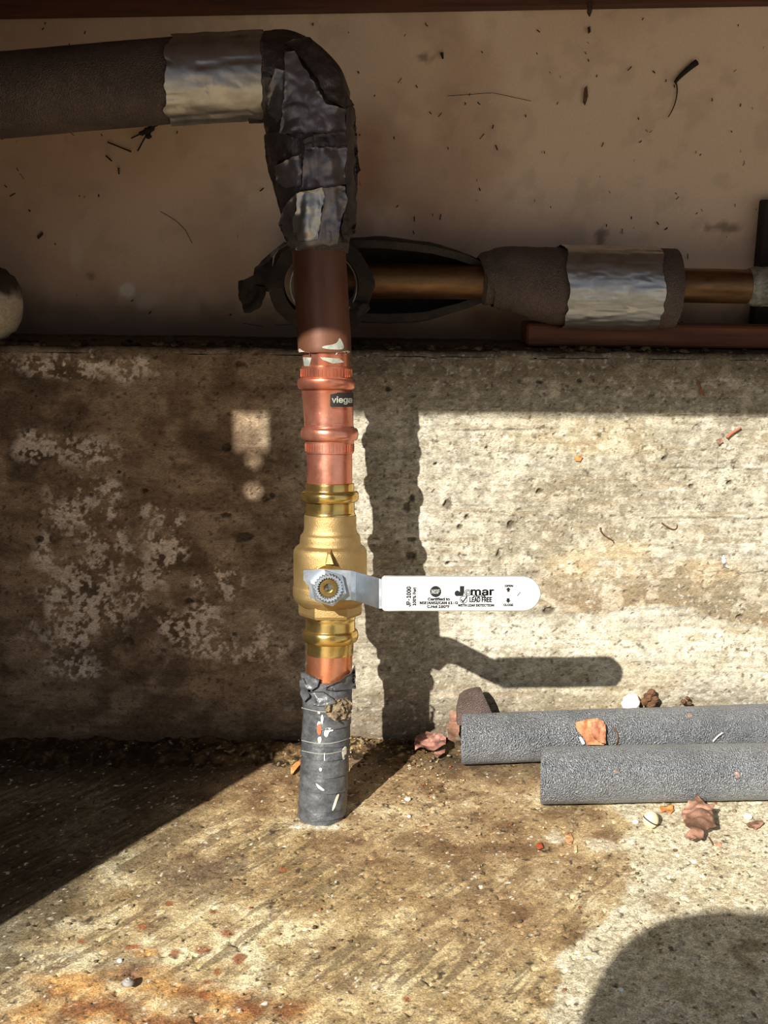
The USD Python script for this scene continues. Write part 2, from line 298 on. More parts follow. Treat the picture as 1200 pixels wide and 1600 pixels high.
def wall_colour(x, z):
    big = n2(x*14, z*18, 1, 4); grain = n2(x*22, z*420, 2, 3); mid = n2(x*60, z*90, 3, 4); fine = n2(x*260, z*420, 4, 3)
    c = mixc(lin(156, 147, 124), lin(184, 176, 153), sm(.3, .7, .65*big+.35*fine)); c = mixc(c, lin(208, 202, 184), .55*sm(.48, .70, .6*mid+.4*fine)*sm(.42, .62, big))
    c = mixc(c, lin(134, 116, 84), .6*sm(.5, .66, grain)*sm(.35, .6, n2(x*18, z*30, 6, 3)))
    c = mixc(c, lin(196, 172, 122), .35*sm(.45, .62, n2(x*10, z*40, 7, 3))*sm(.08, .2, x))
    # the damp tan band with its scalloped lower edge, right
    P0, P1 = on_y(840, 955), on_y(1200, 880)
    edge = np.interp(x, [on_y(q, 960)[0] for q in (740, 830, 880, 905, 940, 985, 1030, 1080, 1120, 1160, 1215)], [on_y(900, q)[2] for q in (935, 940, 960, 958, 962, 946, 945, 950, 966, 975, 985)])+.004*(n2(x*120, z*120, 8, 3)-.5)
    band = sm(-.0008, .0010, z-edge)*(1-sm(.0, .045, z-edge-.012*n2(x*20, z*6, 9, 3)))*sm(P0[0]-.03, P0[0]+.03, x+.02*(mid-.5))
    c = mixc(c, lin(140, 116, 78), .85*band*(.7+.6*grain))
    c = mixc(c, lin(222, 214, 192), .6*sm(.0, -.02, z-edge)*(1-sm(-.02, -.06, z-edge))*sm(.06, .12, x)*sm(.35, .6, mid+.15*fine))
    c = mixc(c, lin(198, 166, 112), .5*spots(x, z, wpts([(1100, 895, 60, 22), (965, 860, 55, 18), (900, 880, 40, 18), (985, 892, 10, 8)]), .6))
    c = mixc(c, lin(140, 126, 98), .75*spots(x, z, wpts([(880, 770, 60, 25), (940, 800, 70, 40), (985, 730, 22, 60), (860, 835, 26, 34), (1060, 905, 30, 30), (1150, 930, 80, 40)]), .6, .5, 12, 60))
    # grey upper strip under the ledge
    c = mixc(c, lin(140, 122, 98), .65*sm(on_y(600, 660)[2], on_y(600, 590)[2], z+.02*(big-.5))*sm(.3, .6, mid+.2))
    # stained brown left half, some shade put into its colour, with white bloom
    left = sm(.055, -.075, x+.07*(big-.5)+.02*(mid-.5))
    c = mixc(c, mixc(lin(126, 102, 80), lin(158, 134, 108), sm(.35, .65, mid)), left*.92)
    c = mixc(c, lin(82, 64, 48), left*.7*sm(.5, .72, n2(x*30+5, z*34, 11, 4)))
    bl = spots(x, z, wpts([(55, 700, 26, 26), (125, 705, 45, 22), (150, 790, 60, 40), (165, 840, 45, 30), (245, 850, 25, 50), (130, 930, 70, 55), (110, 980, 50, 30), (70, 870, 20, 30), (215, 920, 20, 30), (315, 950, 22, 50), (350, 905, 28, 28), (290, 985, 40, 40), (120, 1045, 40, 18), (240, 800, 30, 14), (330, 1010, 50, 22), (420, 1010, 30, 30), (180, 575, 60, 18), (90, 570, 70, 20), (270, 850, 20, 40)]), .55, .9, 13, 90)
    c = mixc(c, lin(230, 212, 192), np.clip(bl*sm(.47, .54, .55*n2(x*130, z*130, 14, 4, .6)+.45*n2(x*380, z*380, 20, 3, .6)), 0, 1)*.92*sm(.05, -.02, x))
    c = mixc(c, lin(225, 212, 184), .35*sm(.56, .66, n2(x*110, z*110, 15, 4))*sm(0, .05, x))
    # darker towards the foot and the top edge of the wall
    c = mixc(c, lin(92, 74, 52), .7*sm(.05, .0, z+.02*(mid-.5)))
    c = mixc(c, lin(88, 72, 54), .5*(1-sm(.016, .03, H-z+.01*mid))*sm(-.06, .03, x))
    c = mixc(c, lin(84, 70, 52), .75*sm(.70, .80, n2(x*330+4, z*420, 16, 3))); c = mixc(c, lin(222, 216, 200), .45*(1-left)*sm(.68, .78, n2(x*380, z*480+3, 17, 3)))
    cr = np.exp(-(np.abs(n2(x*130, z*170, 18, 3)-.5)/.012)**2)*spots(x, z, wpts([(905, 1000, 50, 22), (1150, 1010, 50, 20), (760, 690, 40, 30), (1100, 740, 90, 40)]), .6, .6, 19, 90)
    c = mixc(c, lin(92, 78, 58), .8*cr)
    return muted(c, .15*sm(-.03, .02, x)[..., None], .95)*(1+.60*(fine[..., None]-.5)+.38*(grain[..., None]-.5))
PITS = [(643, 843, 6, 4), (642, 868, 7, 5), (635, 793, 6, 7), (644, 778, 4, 5), (730, 808, 4, 4), (700, 790, 6, 7), (719, 824, 4, 4), (798, 820, 7, 6), (857, 955, 8, 7), (606, 608, 4, 3), (844, 768, 6, 4), (779, 865, 3, 5), (842, 597, 5, 3), (374, 569, 8, 5), (225, 766, 5, 3), (185, 738, 3, 2), (380, 839, 15, 7), (353, 699, 7, 5), (353, 805, 9, 3), (60, 842, 6, 4), (293, 939, 6, 3), (366, 991, 4, 3), (293, 992, 6, 3), (200, 1002, 9, 6), (415, 780, 6, 4), (425, 775, 4, 4), (1080, 760, 3, 3), (1038, 717, 4, 3), (1140, 755, 4, 4), (1156, 964, 5, 4), (905, 595, 4, 3), (700, 880, 3, 2), (680, 725, 3, 2), (760, 700, 3, 2)]
def wall_relief(x, z):
    d = .0009*(n2(x*25, z*40, 21, 4)-.5)+.0008*(n2(x*40, z*420, 22, 2)-.5)+.0003*(n2(x*330, z*330, 23, 2)-.5)
    h = -.0022*spots(x, z, wpts(PITS), .3, .6, 24, 420)
    k = n2(x*300, z*300, 25, 2); h = h-.0012*sm(.80, .9, k)
    for (a, b, w) in ((735, 868, 1050), (812, 862, 1140), (735, 1000, 1200)):      # board marks
        A, B = on_y(w, a), on_y(w, b)
    for py, x0, x1 in ((733, 985, 1200), (810, 1000, 1210), (650, 1000, 1200), (672, 700, 830), (895, 1100, 1200)):
        zz = on_y((x0+x1)/2, py)[2]; X0, X1 = on_y(x0, py)[0], on_y(x1, py)[0]
        h = h-.0014*np.exp(-((z-zz-.0012*(n2(x*60, x*0, 26, 3)-.5)*2)/.00045)**2)*sm(X0-.01, X0+.01, x)*(1-sm(X1-.01, X1+.01, x))*sm(.3, .5, n2(x*120, x*0+.3, 27, 3))
    return d, h
def build_wall():
    xs = axis_coords(-.25, .335, .0008, CAVE_L, CAVE_R); zs = np.concatenate([[-.03, -.01], np.arange(-.004, H-.004, .0008)]); rb = .004
    prof = [(0.0, z, 0) for z in zs]+[(rb-rb*math.cos(a), H-rb+rb*math.sin(a), 1) for a in np.linspace(.0, math.pi/2, 7)]+[(rb+s, H, 2) for s in np.concatenate([np.arange(.001, .09, .0015), [.12, .2]])]
    Y = np.array([p[0] for p in prof]); Z = np.array([p[1] for p in prof]); T = np.array([p[2] for p in prof])
    X, Yg = np.meshgrid(xs, Y, indexing='ij'); _, Zg = np.meshgrid(xs, Z, indexing='ij'); Tg = np.broadcast_to(T, X.shape)
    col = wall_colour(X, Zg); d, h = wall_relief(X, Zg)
    pit = np.clip(-h/.0022, 0, 1); col = mixc(col, lin(70, 56, 42), .75*pit)
    top = (Tg == 2); cl = mixc(lin(74, 62, 48), lin(112, 96, 74), n2(X*120, Yg*120, 30, 4)); col = np.where(top[..., None], cl, col)
    Yo = Yg+np.where(Tg < 2, -d-h, 0)+np.where(Tg == 1, .003*(n2(X*70, Yg*0, 31, 4)-.3), 0)+np.where(Tg == 0, .0025*sm(H-.012, H-.003, Zg)*np.clip(n2(X*70, X*0, 31, 4)-.3, 0, 1), 0)
    Zo = Zg-np.where(Tg >= 1, .003*(n2(X*60, X*0, 32, 4)-.2)*np.where(Tg == 2, np.exp(-Yg/.012), 1), 0)+np.where(top, .0015*(n2(X*150, Yg*150, 33, 3)-.5), 0)
    v = np.stack([X, Yo, Zo], -1).reshape(-1, 3); f = grid_faces(*X.shape)
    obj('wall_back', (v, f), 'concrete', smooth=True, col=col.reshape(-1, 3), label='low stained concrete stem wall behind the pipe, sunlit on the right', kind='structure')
build_wall()

def floor_colour(x, y):
    a = .68; u = x*math.cos(a)-y*math.sin(a); w = x*math.sin(a)+y*math.cos(a)       # w runs along the trowel marks
    big = n2(x*16, y*16, 41, 4); streak = n2(u*230, w*26, 42, 4); mid = n2(x*70, y*70, 43, 4); fine = n2(x*420, y*420, 44, 2)
    c = mixc(lin(168, 138, 88), lin(226, 203, 150), sm(.32, .66, .4*big+.35*mid+.25*streak))
    c = mixc(c, lin(240, 226, 182), .7*sm(.52, .66, mid)*sm(.42, .58, big)); c = mixc(c, lin(104, 82, 52), .75*sm(.5, .62, streak)*sm(.36, .56, n2(x*26, y*26, 45, 3)))
    c = mixc(c, lin(134, 108, 76), .5*sm(.56, .68, n2(x*120+3, y*120, 46, 4)))
    brown = spots(x, y, fpts([(420, 1230, 170, 50), (320, 1235, 70, 30), (300, 1355, 60, 25), (620, 1230, 160, 55), (700, 1300, 200, 60), (860, 1330, 120, 60), (790, 1430, 110, 60), (930, 1310, 40, 60), (560, 1330, 60, 30), (720, 1210, 130, 50)]), .8, .8, 47, 40)
    c = mixc(c, mixc(lin(118, 86, 54), lin(164, 132, 88), sm(.35, .62, mid)), .82*brown)
    # the pale clean slab at the right, with an uneven margin
    fx = [on_floor(q, r)[:2] for q, r in ((960, 1255), (985, 1300), (970, 1345), (985, 1390), (965, 1425), (880, 1480), (850, 1600))]
    ex = np.interp(-y, [-p[1] for p in fx], [p[0] for p in fx])+.012*(n2(x*70, y*70, 48, 4)-.5)*2
    pale = sm(-.002, .004, x-ex)
    c = mixc(c, mixc(lin(196, 182, 146), lin(224, 212, 182), sm(.3, .7, .5*mid+.5*fine)), pale*.93)
    c = mixc(c, lin(150, 128, 94), .75*spots(x, y, fpts([(1030, 1410, 20, 15), (1180, 1480, 30, 14), (1160, 1500, 14, 24)]), .4, .7, 49, 200))
    c = mixc(c, lin(205, 190, 160), .8*spots(x, y, fpts([(940, 1320, 26, 10), (870, 1308, 14, 10)]), .3, .5, 50, 150))
    # rust, lower left
    rust = spots(x, y, fpts([(170, 1585, 150, 40), (130, 1575, 110, 24), (120, 1545, 60, 18), (270, 1550, 80, 22), (330, 1560, 50, 16), (215, 1520, 60, 14), (100, 1530, 50, 14), (420, 1580, 60, 16), (225, 1490, 24, 8)]), .9, .7, 51, 50)
    c = mixc(c, mixc(lin(140, 84, 40), lin(206, 150, 74), sm(.35, .6, mid)), np.clip(rust*(.55+.6*sm(.4, .6, n2(x*60, y*60, 52, 4))), 0, .9))
    c = mixc(c, lin(112, 96, 76), .55*spots(x, y, fpts([(200, 1512, 50, 20), (290, 1370, 70, 30), (350, 1360, 40, 20)]), .7, .8, 53, 60))
    c = mixc(c, lin(156, 88, 40), .85*spots(x, y, fpts([(318, 1483, 13, 7), (273, 1490, 8, 7), (222, 1449, 7, 5), (127, 1470, 6, 4), (208, 1479, 12, 4), (375, 1497, 10, 10), (340, 1519, 6, 6), (325, 1535, 6, 4), (355, 1458, 12, 6), (443, 1358, 7, 4), (265, 1412, 6, 4), (320, 1555, 12, 8), (635, 1560, 6, 5), (333, 1424, 6, 4)]), .4, .4, 54, 260))
    c = mixc(c, lin(236, 226, 196), .8*spots(x, y, fpts([(480, 1290, 22, 5), (515, 1293, 24, 5)]), .6, .9, 55, 260))
    # damp dirty strip along the wall; shadow painted into the slab colour at the left
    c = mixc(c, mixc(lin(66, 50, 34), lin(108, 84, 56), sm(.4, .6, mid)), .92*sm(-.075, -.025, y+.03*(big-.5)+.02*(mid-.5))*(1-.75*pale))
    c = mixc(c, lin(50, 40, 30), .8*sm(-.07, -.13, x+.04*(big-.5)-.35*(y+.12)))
    c = mixc(c, lin(58, 46, 32), .85*sm(.74, .84, n2(x*330, y*330, 56, 2))); c = mixc(c, lin(244, 236, 212), .8*sm(.80, .88, n2(x*400+9, y*400, 57, 2))*(1-pale*.5))
    return muted(c, .09, .97)*(1+.6*(fine[..., None]-.5)+.5*(streak[..., None]-.5))
def floor_relief(x, y):
    a = .68; u = x*math.cos(a)-y*math.sin(a); w = x*math.sin(a)+y*math.cos(a)
    return .0012*(n2(x*40, y*40, 61, 4)-.5)+.0011*(n2(u*300, w*25, 62, 3)-.5)+.0006*(n2(x*420, y*420, 63, 2)-.5)-.0016*sm(.78, .88, n2(x*260, y*260, 64, 2))
def build_floor():
    xs = axis_coords(-.245, .345, .0009, -3.5, 3.5); ys = axis_coords(-.40, .0, .0009, -4.0, .02)
    X, Y = np.meshgrid(xs, ys, indexing='ij'); Z = floor_relief(X, Y)*np.where((np.abs(X) < .5) & (Y > -.6), 1, .0)
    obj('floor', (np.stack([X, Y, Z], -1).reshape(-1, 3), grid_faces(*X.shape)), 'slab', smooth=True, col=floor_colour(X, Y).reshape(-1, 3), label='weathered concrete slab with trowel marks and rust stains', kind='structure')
build_floor()

def siding_colour(x, z):
    b = n2(x*9, z*9, 71, 4); m_ = n2(x*70, z*70, 72, 4)
    c = mixc(lin(214, 182, 154), lin(232, 204, 176), sm(.3, .7, b)); c = mixc(c, lin(160, 130, 108), .6*sm(-.02, -.22, x+.05*(b-.5))); c = mixc(c, lin(170, 126, 100), .5*sm(.5, .7, n2(x*12+4, z*10, 73, 4))*sm(.35, .0, np.abs(x-.03)*2))  # towards the left the panel colour is darkened to carry shade
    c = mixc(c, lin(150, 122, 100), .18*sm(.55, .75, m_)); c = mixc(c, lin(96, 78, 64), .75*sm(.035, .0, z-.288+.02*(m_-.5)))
    k = lambda q: [(on_y(a, b_, .08)[0], on_y(a, b_, .08)[2], ra*.00047, rb*.00047) for a, b_, ra, rb in q]
    c = mixc(c, lin(226, 214, 196), .8*spots(x, z, k([(199, 453, 12, 11)]), .2, .2, 74, 200)); c = mixc(c, lin(206, 190, 170), .5*spots(x, z, k([(118, 392, 10, 24), (230, 470, 16, 12)]), .5, .6, 75, 90))
    c = mixc(c, lin(88, 66, 50), .6*spots(x, z, k([(144, 431, 6, 7), (1130, 355, 26, 7), (940, 370, 8, 12), (665, 90, 10, 6), (920, 300, 0.1, 0.1)]), .5, .8, 76, 240))
    c = mixc(c, lin(150, 92, 64), .45*spots(x, z, k([(575, 260, 22, 60), (560, 340, 20, 50), (590, 510, 40, 20), (840, 480, 40, 26), (790, 500, 40, 20)]), .9, .5, 77, 40))
    return c
def build_siding():
    xs = axis_coords(-.34, .34, .0022, CAVE_L, CAVE_R); zs = np.concatenate([np.arange(.2815, .56, .0022), [.58, .70]])
    X, Z = np.meshgrid(xs, zs, indexing='ij'); Y = .08+.0012*(n2(X*6, Z*6, 78, 3)-.5); v = np.stack([X, Y, Z], -1).reshape(-1, 3)
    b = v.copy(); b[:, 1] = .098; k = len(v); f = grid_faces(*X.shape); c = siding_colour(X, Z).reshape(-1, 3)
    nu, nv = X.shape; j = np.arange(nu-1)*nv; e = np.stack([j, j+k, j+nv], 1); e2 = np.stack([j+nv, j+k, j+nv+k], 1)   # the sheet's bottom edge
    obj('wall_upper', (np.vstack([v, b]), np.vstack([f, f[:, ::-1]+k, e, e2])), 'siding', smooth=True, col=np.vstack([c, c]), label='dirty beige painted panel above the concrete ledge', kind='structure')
build_siding()
def bar(A, B, h, d, mat, name, label, up=True):
    """A board from A to B (its lower front edge), h high and d deep towards +y."""
    A, B = np.array(A, float), np.array(B, float); v = []
    for P in (A, B):
        v += [P, P+[0, d, 0], P+[0, d, h], P+[0, 0, h]]
    m = trimesh.Trimesh(np.array(v)).convex_hull
    return obj(name, m, mat, smooth=False, label=label, kind='structure')
A, B = on_y(-60, 23, .055), on_y(1260, 1, .055); d_ = (B-A)
bar(A-d_*.5, B+d_*.8, .075, .022, 'timber', 'trim_1', 'brown timber rail along the top of the panel')
A, B = on_y(822, 551, .024), on_y(1240, 553, .024); t_ = on_y(1000, 508, .024)[2]
A[2] = B[2] = H+.0012
obj('trim_2', box((A[0], .024, A[2]), (.60, .050, t_), .0015), 'sill_timber', smooth=25, label='reddish brown timber strip lying on the ledge below the taped sleeve', kind='structure')
a_, b_ = on_y(1196, 312, .066), on_y(1230, 412, .066)
obj('trim_4', box((a_[0], .066, H+.001), (a_[0]+.014, .0785, a_[2]), .001), 'grime', smooth=False, label='dark upright batten on the panel at the right edge', kind='structure')
obj('ceiling', box((CAVE_L, -.47, CEIL), (CAVE_R, .30, CEIL+.03)), 'deck_timber', smooth=False, label='deck boards over the crawl space', kind='structure')
obj('wall_left', box((CAVE_L-.03, -.47, -.005), (CAVE_L, .30, CEIL+.03)), 'deck_timber', smooth=False, label='board wall at the left end of the crawl space', kind='structure')
obj('wall_right', box((CAVE_R, -.47, -.005), (CAVE_R+.03, .30, CEIL+.03)), 'deck_timber', smooth=False, label='board wall at the right end of the crawl space', kind='structure')
zh = on_y(650, 648)[2]+.47*(-SUN[2])
fm = box((CAVE_L-.03, -.47, zh), (CAVE_R+.03, -.45, CEIL+.25))
obj('trim_3', fm, 'timber', smooth=False, label='timber fascia over the opening of the crawl space', kind='structure')
def back_to(P, y): P = np.asarray(P, float); return P+SUN*((y-P[1])/SUN[1])
def build_panel():
    y0, t = -.440, .006
    e = [back_to(p, y0) for p in (on_floor(-40, 1472), on_floor(0, 1445), on_y(478, 1150), on_y(494, 648))]
    pl = [(q[0], q[2]) for q in e]; lo = np.array(pl[1])+(np.array(pl[1])-np.array(pl[2]))*(pl[1][1]/max(pl[2][1]-pl[1][1], 1e-6)); hi = np.array(pl[3])+(np.array(pl[3])-np.array(pl[2]))*1.2
    poly = sg.Polygon([(CAVE_L, 0), (lo[0], 0), pl[1], pl[2], pl[3], tuple(hi), (CAVE_L, hi[1])])
    def hole(pts): return sg.Polygon([(back_to(on_y(*q), y0)[0], back_to(on_y(*q), y0)[2]) for q in pts])
    r = lambda cx, cy, R: [(cx+R*math.cos(a), cy+R*math.sin(a)) for a in np.linspace(0, 2*math.pi, 14, endpoint=False)]
    for h in ([(364, 600), (418, 600), (418, 707), (367, 705)], r(396, 719, 12.5), r(396, 767, 13)): poly = poly.difference(hole(h))
    m = trimesh.creation.extrude_polygon(poly, t); v = np.array(m.vertices); d = v[:, 2]
    w = np.stack([v[:, 0]+SUN[0]*d, y0+d, v[:, 1]+SUN[2]*d], 1); w[:, 2] = np.maximum(w[:, 2], -.004)
    obj('wall_front', (w, m.faces[:, ::-1]), 'deck_timber', smooth=False, label='thin plywood skirting with knot holes left of the opening', kind='structure')
build_panel()

# ------------------------------------------------------------------ the riser: profile rows are (photo y, photo x of the axis, half width in px)
BACK = -.009                                                         # above the coupling the pipe stands a little further forward
def bend(py): return -BACK*float(sm(650, 540, py))
def lathe(rows, n=72, extra=0.0, disp=None, caps=True):
    P, R = [], []
    for py, px, hw in rows:
        q = on_riser(px, py, bend(py)); P.append(q); R.append(hw*mpp(q)+extra)
    return sweep(P[::-1], R[::-1], n, axis=AX, disp=disp, caps=caps)
def dense(rows, k=8):
    a = np.array(rows, float); y = np.concatenate([np.linspace(a[i, 0], a[i+1, 0], k, endpoint=False) for i in range(len(a)-1)]+[[a[-1, 0]]])
    return [(q, np.interp(q, a[:, 0], a[:, 1]), np.interp(q, a[:, 0], a[:, 2])) for q in y]
def bead(y0, y1, cx, h0, h1, k=9):          # a rolled bead from half width h0 to h1 and back
    return [(y0+(y1-y0)*(.5-.5*math.cos(math.pi*i/(k-1))), cx, h0+(h1-h0)*math.sin(math.pi*i/(k-1))**.7) for i in range(k)]
riser = thing('copper_riser', 'brown tarnished copper pipe coming down out of the wrapped foam elbow', 'pipe')
obj('tube', lathe([(340, 494, 40), (388, 498, 42), (470, 503, 42), (540, 507, 41.7)]), 'copper_dull', riser)
obj('solder_cup', lathe([(500, 505, 42), (520, 506, 42.2), (543, 507, 41.8), (549, 507.5, 42.2), (552, 507.6, 41.5), (553, 507.6, 37)], caps=True), 'copper_dull', riser)
fl = lathe([(385, 498, 42), (470, 503, 42.1), (552, 507.6, 42.1)])
for k, pl in enumerate(([(467, 551), (467, 543), (474, 549), (490, 552), (505, 552.5), (530, 551), (545, 547), (548, 551), (530, 554), (505, 556), (480, 555)], [(502, 541), (522, 538), (528, 534), (530, 527), (534, 533), (538, 543), (534, 547), (505, 545)])):
    obj('flux_streak', wrap_patch(chaikin(pl), fl, .0002, 2, .0001, k, .0002), 'flux', riser, label='pale dried flux on the rim of the copper' if k == 0 else None)
obj('lower_tube', lathe([(548, 509.5, 37.5), (575, 510, 37.2), (600, 511, 37)]), 'copper', riser)
fl = lathe([(550, 509.7, 37.6), (580, 510, 37.4)])
obj('flux_streak', wrap_patch([(474, 558), (487, 559), (483, 574), (476, 574)], fl, .0002, 3, .0001, 5, .0002), 'flux', riser)
obj('flux_streak', wrap_patch([(500, 558), (530, 560), (538, 566), (520, 568), (504, 562)], fl, .0002, 3, .0001, 6, .0002), 'flux', riser)

coupling = thing('press_coupling', 'shiny copper press coupling with two rolled beads above the brass valve', 'pipe fitting')
tick = lambda k, a0: (lambda s, a: -.00022*(np.abs(((a*k/(2*math.pi)) % 1)-.5) < .09)*(s > a0[0])*(s < a0[1]))
cb = [(572, 509.6, 37), (573, 509.6, 39.2), (576, 509.7, 39.7), (589, 509.9, 39.7)]+bead(591, 609, 510.2, 39.8, 45.6)+[(611, 511, 39.8), (614, 511.5, 40.2), (640, 513, 39), (664, 514, 38.4), (666, 514, 38.6)]
obj('sleeve', lathe(dense(cb, 2), 144), 'copper', coupling)
cb2 = [(666, 514, 38.6)]+bead(668, 688, 514.8, 39, 45.2)+[(690, 515, 37.8), (693, 515, 37.8), (706, 515, 37.6), (708, 515, 37.2), (709, 515, 34.5)]
obj('sleeve', lathe(dense(cb2, 2), 144), 'copper', coupling)
def collar_ridges(y0, y1, cx, hw, k, name):
    out = []
    for i in range(k):
        a = 2*math.pi*i/k+.05; q0, q1 = on_riser(cx, y0, bend(y0)), on_riser(cx, y1, bend(y1)); r = hw*mpp(q0)
        side = np.array([1.0, 0, 0]); d = math.cos(a)*side+math.sin(a)*PN
        e = np.cross(AX, d); b = .00016
        pts = [p+d*(r+s)+e*w for p in (q0, q1) for s, w in ((-.0003, -b), (-.0003, b), (.00035, b*.6), (.00035, -b*.6))]
        out.append(trimesh.Trimesh(np.array(pts)).convex_hull)
    return obj(name, cat_(out), 'copper', coupling, smooth=False, label='row of fine upright ribs around the collar')
collar_ridges(577, 589, 509.8, 39.7, 44, 'collar_ribs'); collar_ridges(693, 705, 515, 37.7, 44, 'collar_ribs')
def on_cyl(cx, cy, hw, u, v, lift):
    """u, v in photo px from the axis point (cx, cy) on a riser cylinder of half width hw, wrapped round it."""
    q = on_riser(cx, cy, bend(cy)); k = mpp(q); r = hw*k; u = np.asarray(u)*k; v = np.asarray(v)*k; view = EYE-q; view = view-AX*np.dot(view, AX); view /= np.linalg.norm(view); sd = np.cross(AX, view)
    a = np.arcsin(np.clip(u/r, -1.0, 1.0)); a = np.where(np.abs(u/r) > .95, np.sign(u)*(math.asin(.95)+(np.abs(u/r)-.95)*1.1), a); R = r+lift
    return q+R*(np.cos(a)[:, None]*view+np.sin(a)[:, None]*sd)-AX*v[:, None]
def cyl_patch(poly, cx, cy, hw, lift, t=.0002, step=2.0):
    p, f, nr = poly_grid(poly, step); P = on_cyl(cx, cy, hw, p[:, 0], p[:, 1], lift); n = P-on_riser(cx, cy, bend(cy)); n -= AX*(n@AX)[:, None]; n /= np.linalg.norm(n, axis=1, keepdims=True)
    return thick(P, f[:, ::-1], nr, n, t)
lab = obj('printed_label', cyl_patch([(3, -11), (37, -11), (37, 11), (3, 11)], 513, 624, 40, .0008), 'black_ink', coupling, label='black printed maker label with light lettering')
def wrapped_text(text, w, h, x0, y0, cx, cy, hw, lift, bold=True):
    m = meshkit.text_mesh(text, h, .0002, bold); v = np.array(m.vertices); v[:, 0] = (v[:, 0]-v[:, 0].min())/np.ptp(v[:, 0])*w+x0
    zz = v[:, 2]; out = on_cyl(cx, cy, hw, v[:, 0], y0-v[:, 1], lift); ax = on_riser(cx, cy, bend(cy)); n = out-ax; n -= AX*(n@AX)[:, None]; n /= np.linalg.norm(n, axis=1, keepdims=True)
    return trimesh.Trimesh(out+n*(zz-zz.min())[:, None], m.faces, process=False)
obj('lettering', wrapped_text('viega', 30, 9, 5, 4.5, 513, 624, 40, .00082), 'flux', lab, smooth=False)
obj('embossing', cat_([cyl_patch([(x, y), (x+w, y), (x+w, y+2), (x, y+2)], 514, 650, 38.6, .0004, .0004, 2) for x, y, w in ((-32, -30, 16), (-20, -6, 3), (-15, -6, 3), (-27, 12, 6), (-12, 14, 9), (5, -12, 4), (11, -12, 4), (17, -12, 5), (7, 8, 14), (8, 12, 12))]), 'copper', coupling, smooth=False, label='small worn raised marks on the coupling')
stub_mid = obj('copper_tube', lathe([(700, 515, 35.3), (752, 515, 35.5), (772, 515, 35.4)]), 'copper', smooth=35, label='short bright copper tube between coupling and brass valve', cat='pipe')

valve = thing('ball_valve', 'brass ball valve with white lever handle closed across the pipe', 'valve')
pe = [(754, 515.5, 35.6), (755, 515.5, 37.6), (758, 515.5, 38), (765, 515.5, 38)]+bead(766, 784, 515.2, 38.2, 45.6)+[(786, 515.6, 38.4), (800, 515.8, 38.2), (802, 515.8, 39.4), (806, 515.8, 39.4)]
obj('press_end', lathe(dense(pe, 2), 96), 'brass', valve)
bd = [(803, 516, 38.5), (805, 516, 40.6), (826, 516, 40.8), (832, 516, 42.5), (836, 516, 46.2), (840, 516, 47.2), (848, 516, 47.6), (851, 516, 49), (855, 516, 54.5), (859, 516, 56.8), (864, 516, 57.4), (890, 516, 57.4), (914, 516, 57.2), (917, 516, 58.3), (930, 516, 58.2), (936, 516, 56), (942, 516, 50.5), (945, 516, 47)]
obj('body', lathe(dense(bd, 3), 96), 'brass_cast', valve)
hx = lathe([(941, 516, 46), (943, 516, 49.5), (957, 516, 49.5), (961, 516, 47.5), (963, 516, 42)], 6); obj('hex_collar', hx, 'brass_cast', valve, smooth=20)
nk = [(958, 516, 39), (960, 516, 39.6), (966, 516, 39.4), (968, 516, 38.6), (974, 516, 38.8), (982, 516, 39)]+bead(983, 1001, 516, 39.2, 43.8)+[(1003, 515.8, 36.8), (1018, 515.6, 36.5), (1021, 515.6, 36.2), (1022, 515.6, 33)]
obj('press_end', lathe(dense(nk, 2), 96), 'brass', valve)
SC = on_riser(513.5, 918, .04)-PN*.04; SY = PN                                    # the stem's axis leaves the body towards PN
def disc(o, r, e0, e1, n=40, bev=.0006): return sweep([o+PN*e for e in (e0, e1-bev, e1-.3*bev, e1)], [r, r, r-.3*bev, r-bev], n, axis=PN, ref=(0, 0, 1))
k0 = mpp(SC)
obj('bonnet', cat_([disc(SC, 30*k0, .012, .030), disc(SC, 25*k0, .02, .036)]), 'brass', valve)
fin = trimesh.Trimesh(np.array([on_riser(a, b, e) for a, b, e in ((507, 885, .019), (524, 885, .019), (512, 858, .021), (517, 858, .021), (509, 882, .031), (521, 882, .031), (513, 866, .0285), (516, 866, .0285))])).convex_hull
obj('stop_lug', fin, 'brass_cast', valve, smooth=False)
EH = .0400                                                         # the lever plate's front
# the lever: stations across it (photo x, top y, bottom y, distance from the axis)
st = [(474, 891, 906, EH), (478, 890.5, 911, EH), (483, 890.2, 917, EH), (484, 890.2, 935, EH), (500, 890, 937.5, EH), (530, 890.5, 937.5, EH), (548, 891.6, 937.5, EH), (556, 893.5, 939, EH+.002), (566, 896.5, 942, EH+.008), (580, 901, 947, EH+.018), (592, 904, 951, EH+.0265), (600, 906, 951, EH+.031), (640, 908, 950, EH+.0315)]
rot = .019; GD = np.array([math.cos(rot), math.sin(rot), 0])
e_tip = .0723; TIPF = on_plane(846, 928, on_riser(515, 920)+PN*e_tip, PN); GN = np.cross(GD, AX); GN = GN if GN[1] < 0 else -GN; GV = np.cross(GN, GD); GV = GV if GV[2] > 0 else -GV
def on_grip(px, py, back=0.0): return on_plane(px, py, TIPF-GN*back, GN)
V = []
for i, (x, a, b, e) in enumerate(st):
    if x >= 600: F0, F1 = on_grip(x, a, .003), on_grip(x, b, .003); nn = GN
    elif x == 592: F0, F1 = (on_grip(x, q, .0042) for q in (a, b)); nn = GN
    else:
        g_ = on_grip(592, 928, .0042); eg = np.dot(g_-on_riser(515, 920), PN); e = EH+(e-EH)/.0265*(eg-EH) if e > EH else e
        F0, F1 = on_riser(x, a, e), on_riser(x, b, e); nn = PN
    V += [F0, F1, F1-nn*.0028, F0-nn*.0028]
V = np.array(V); f = []
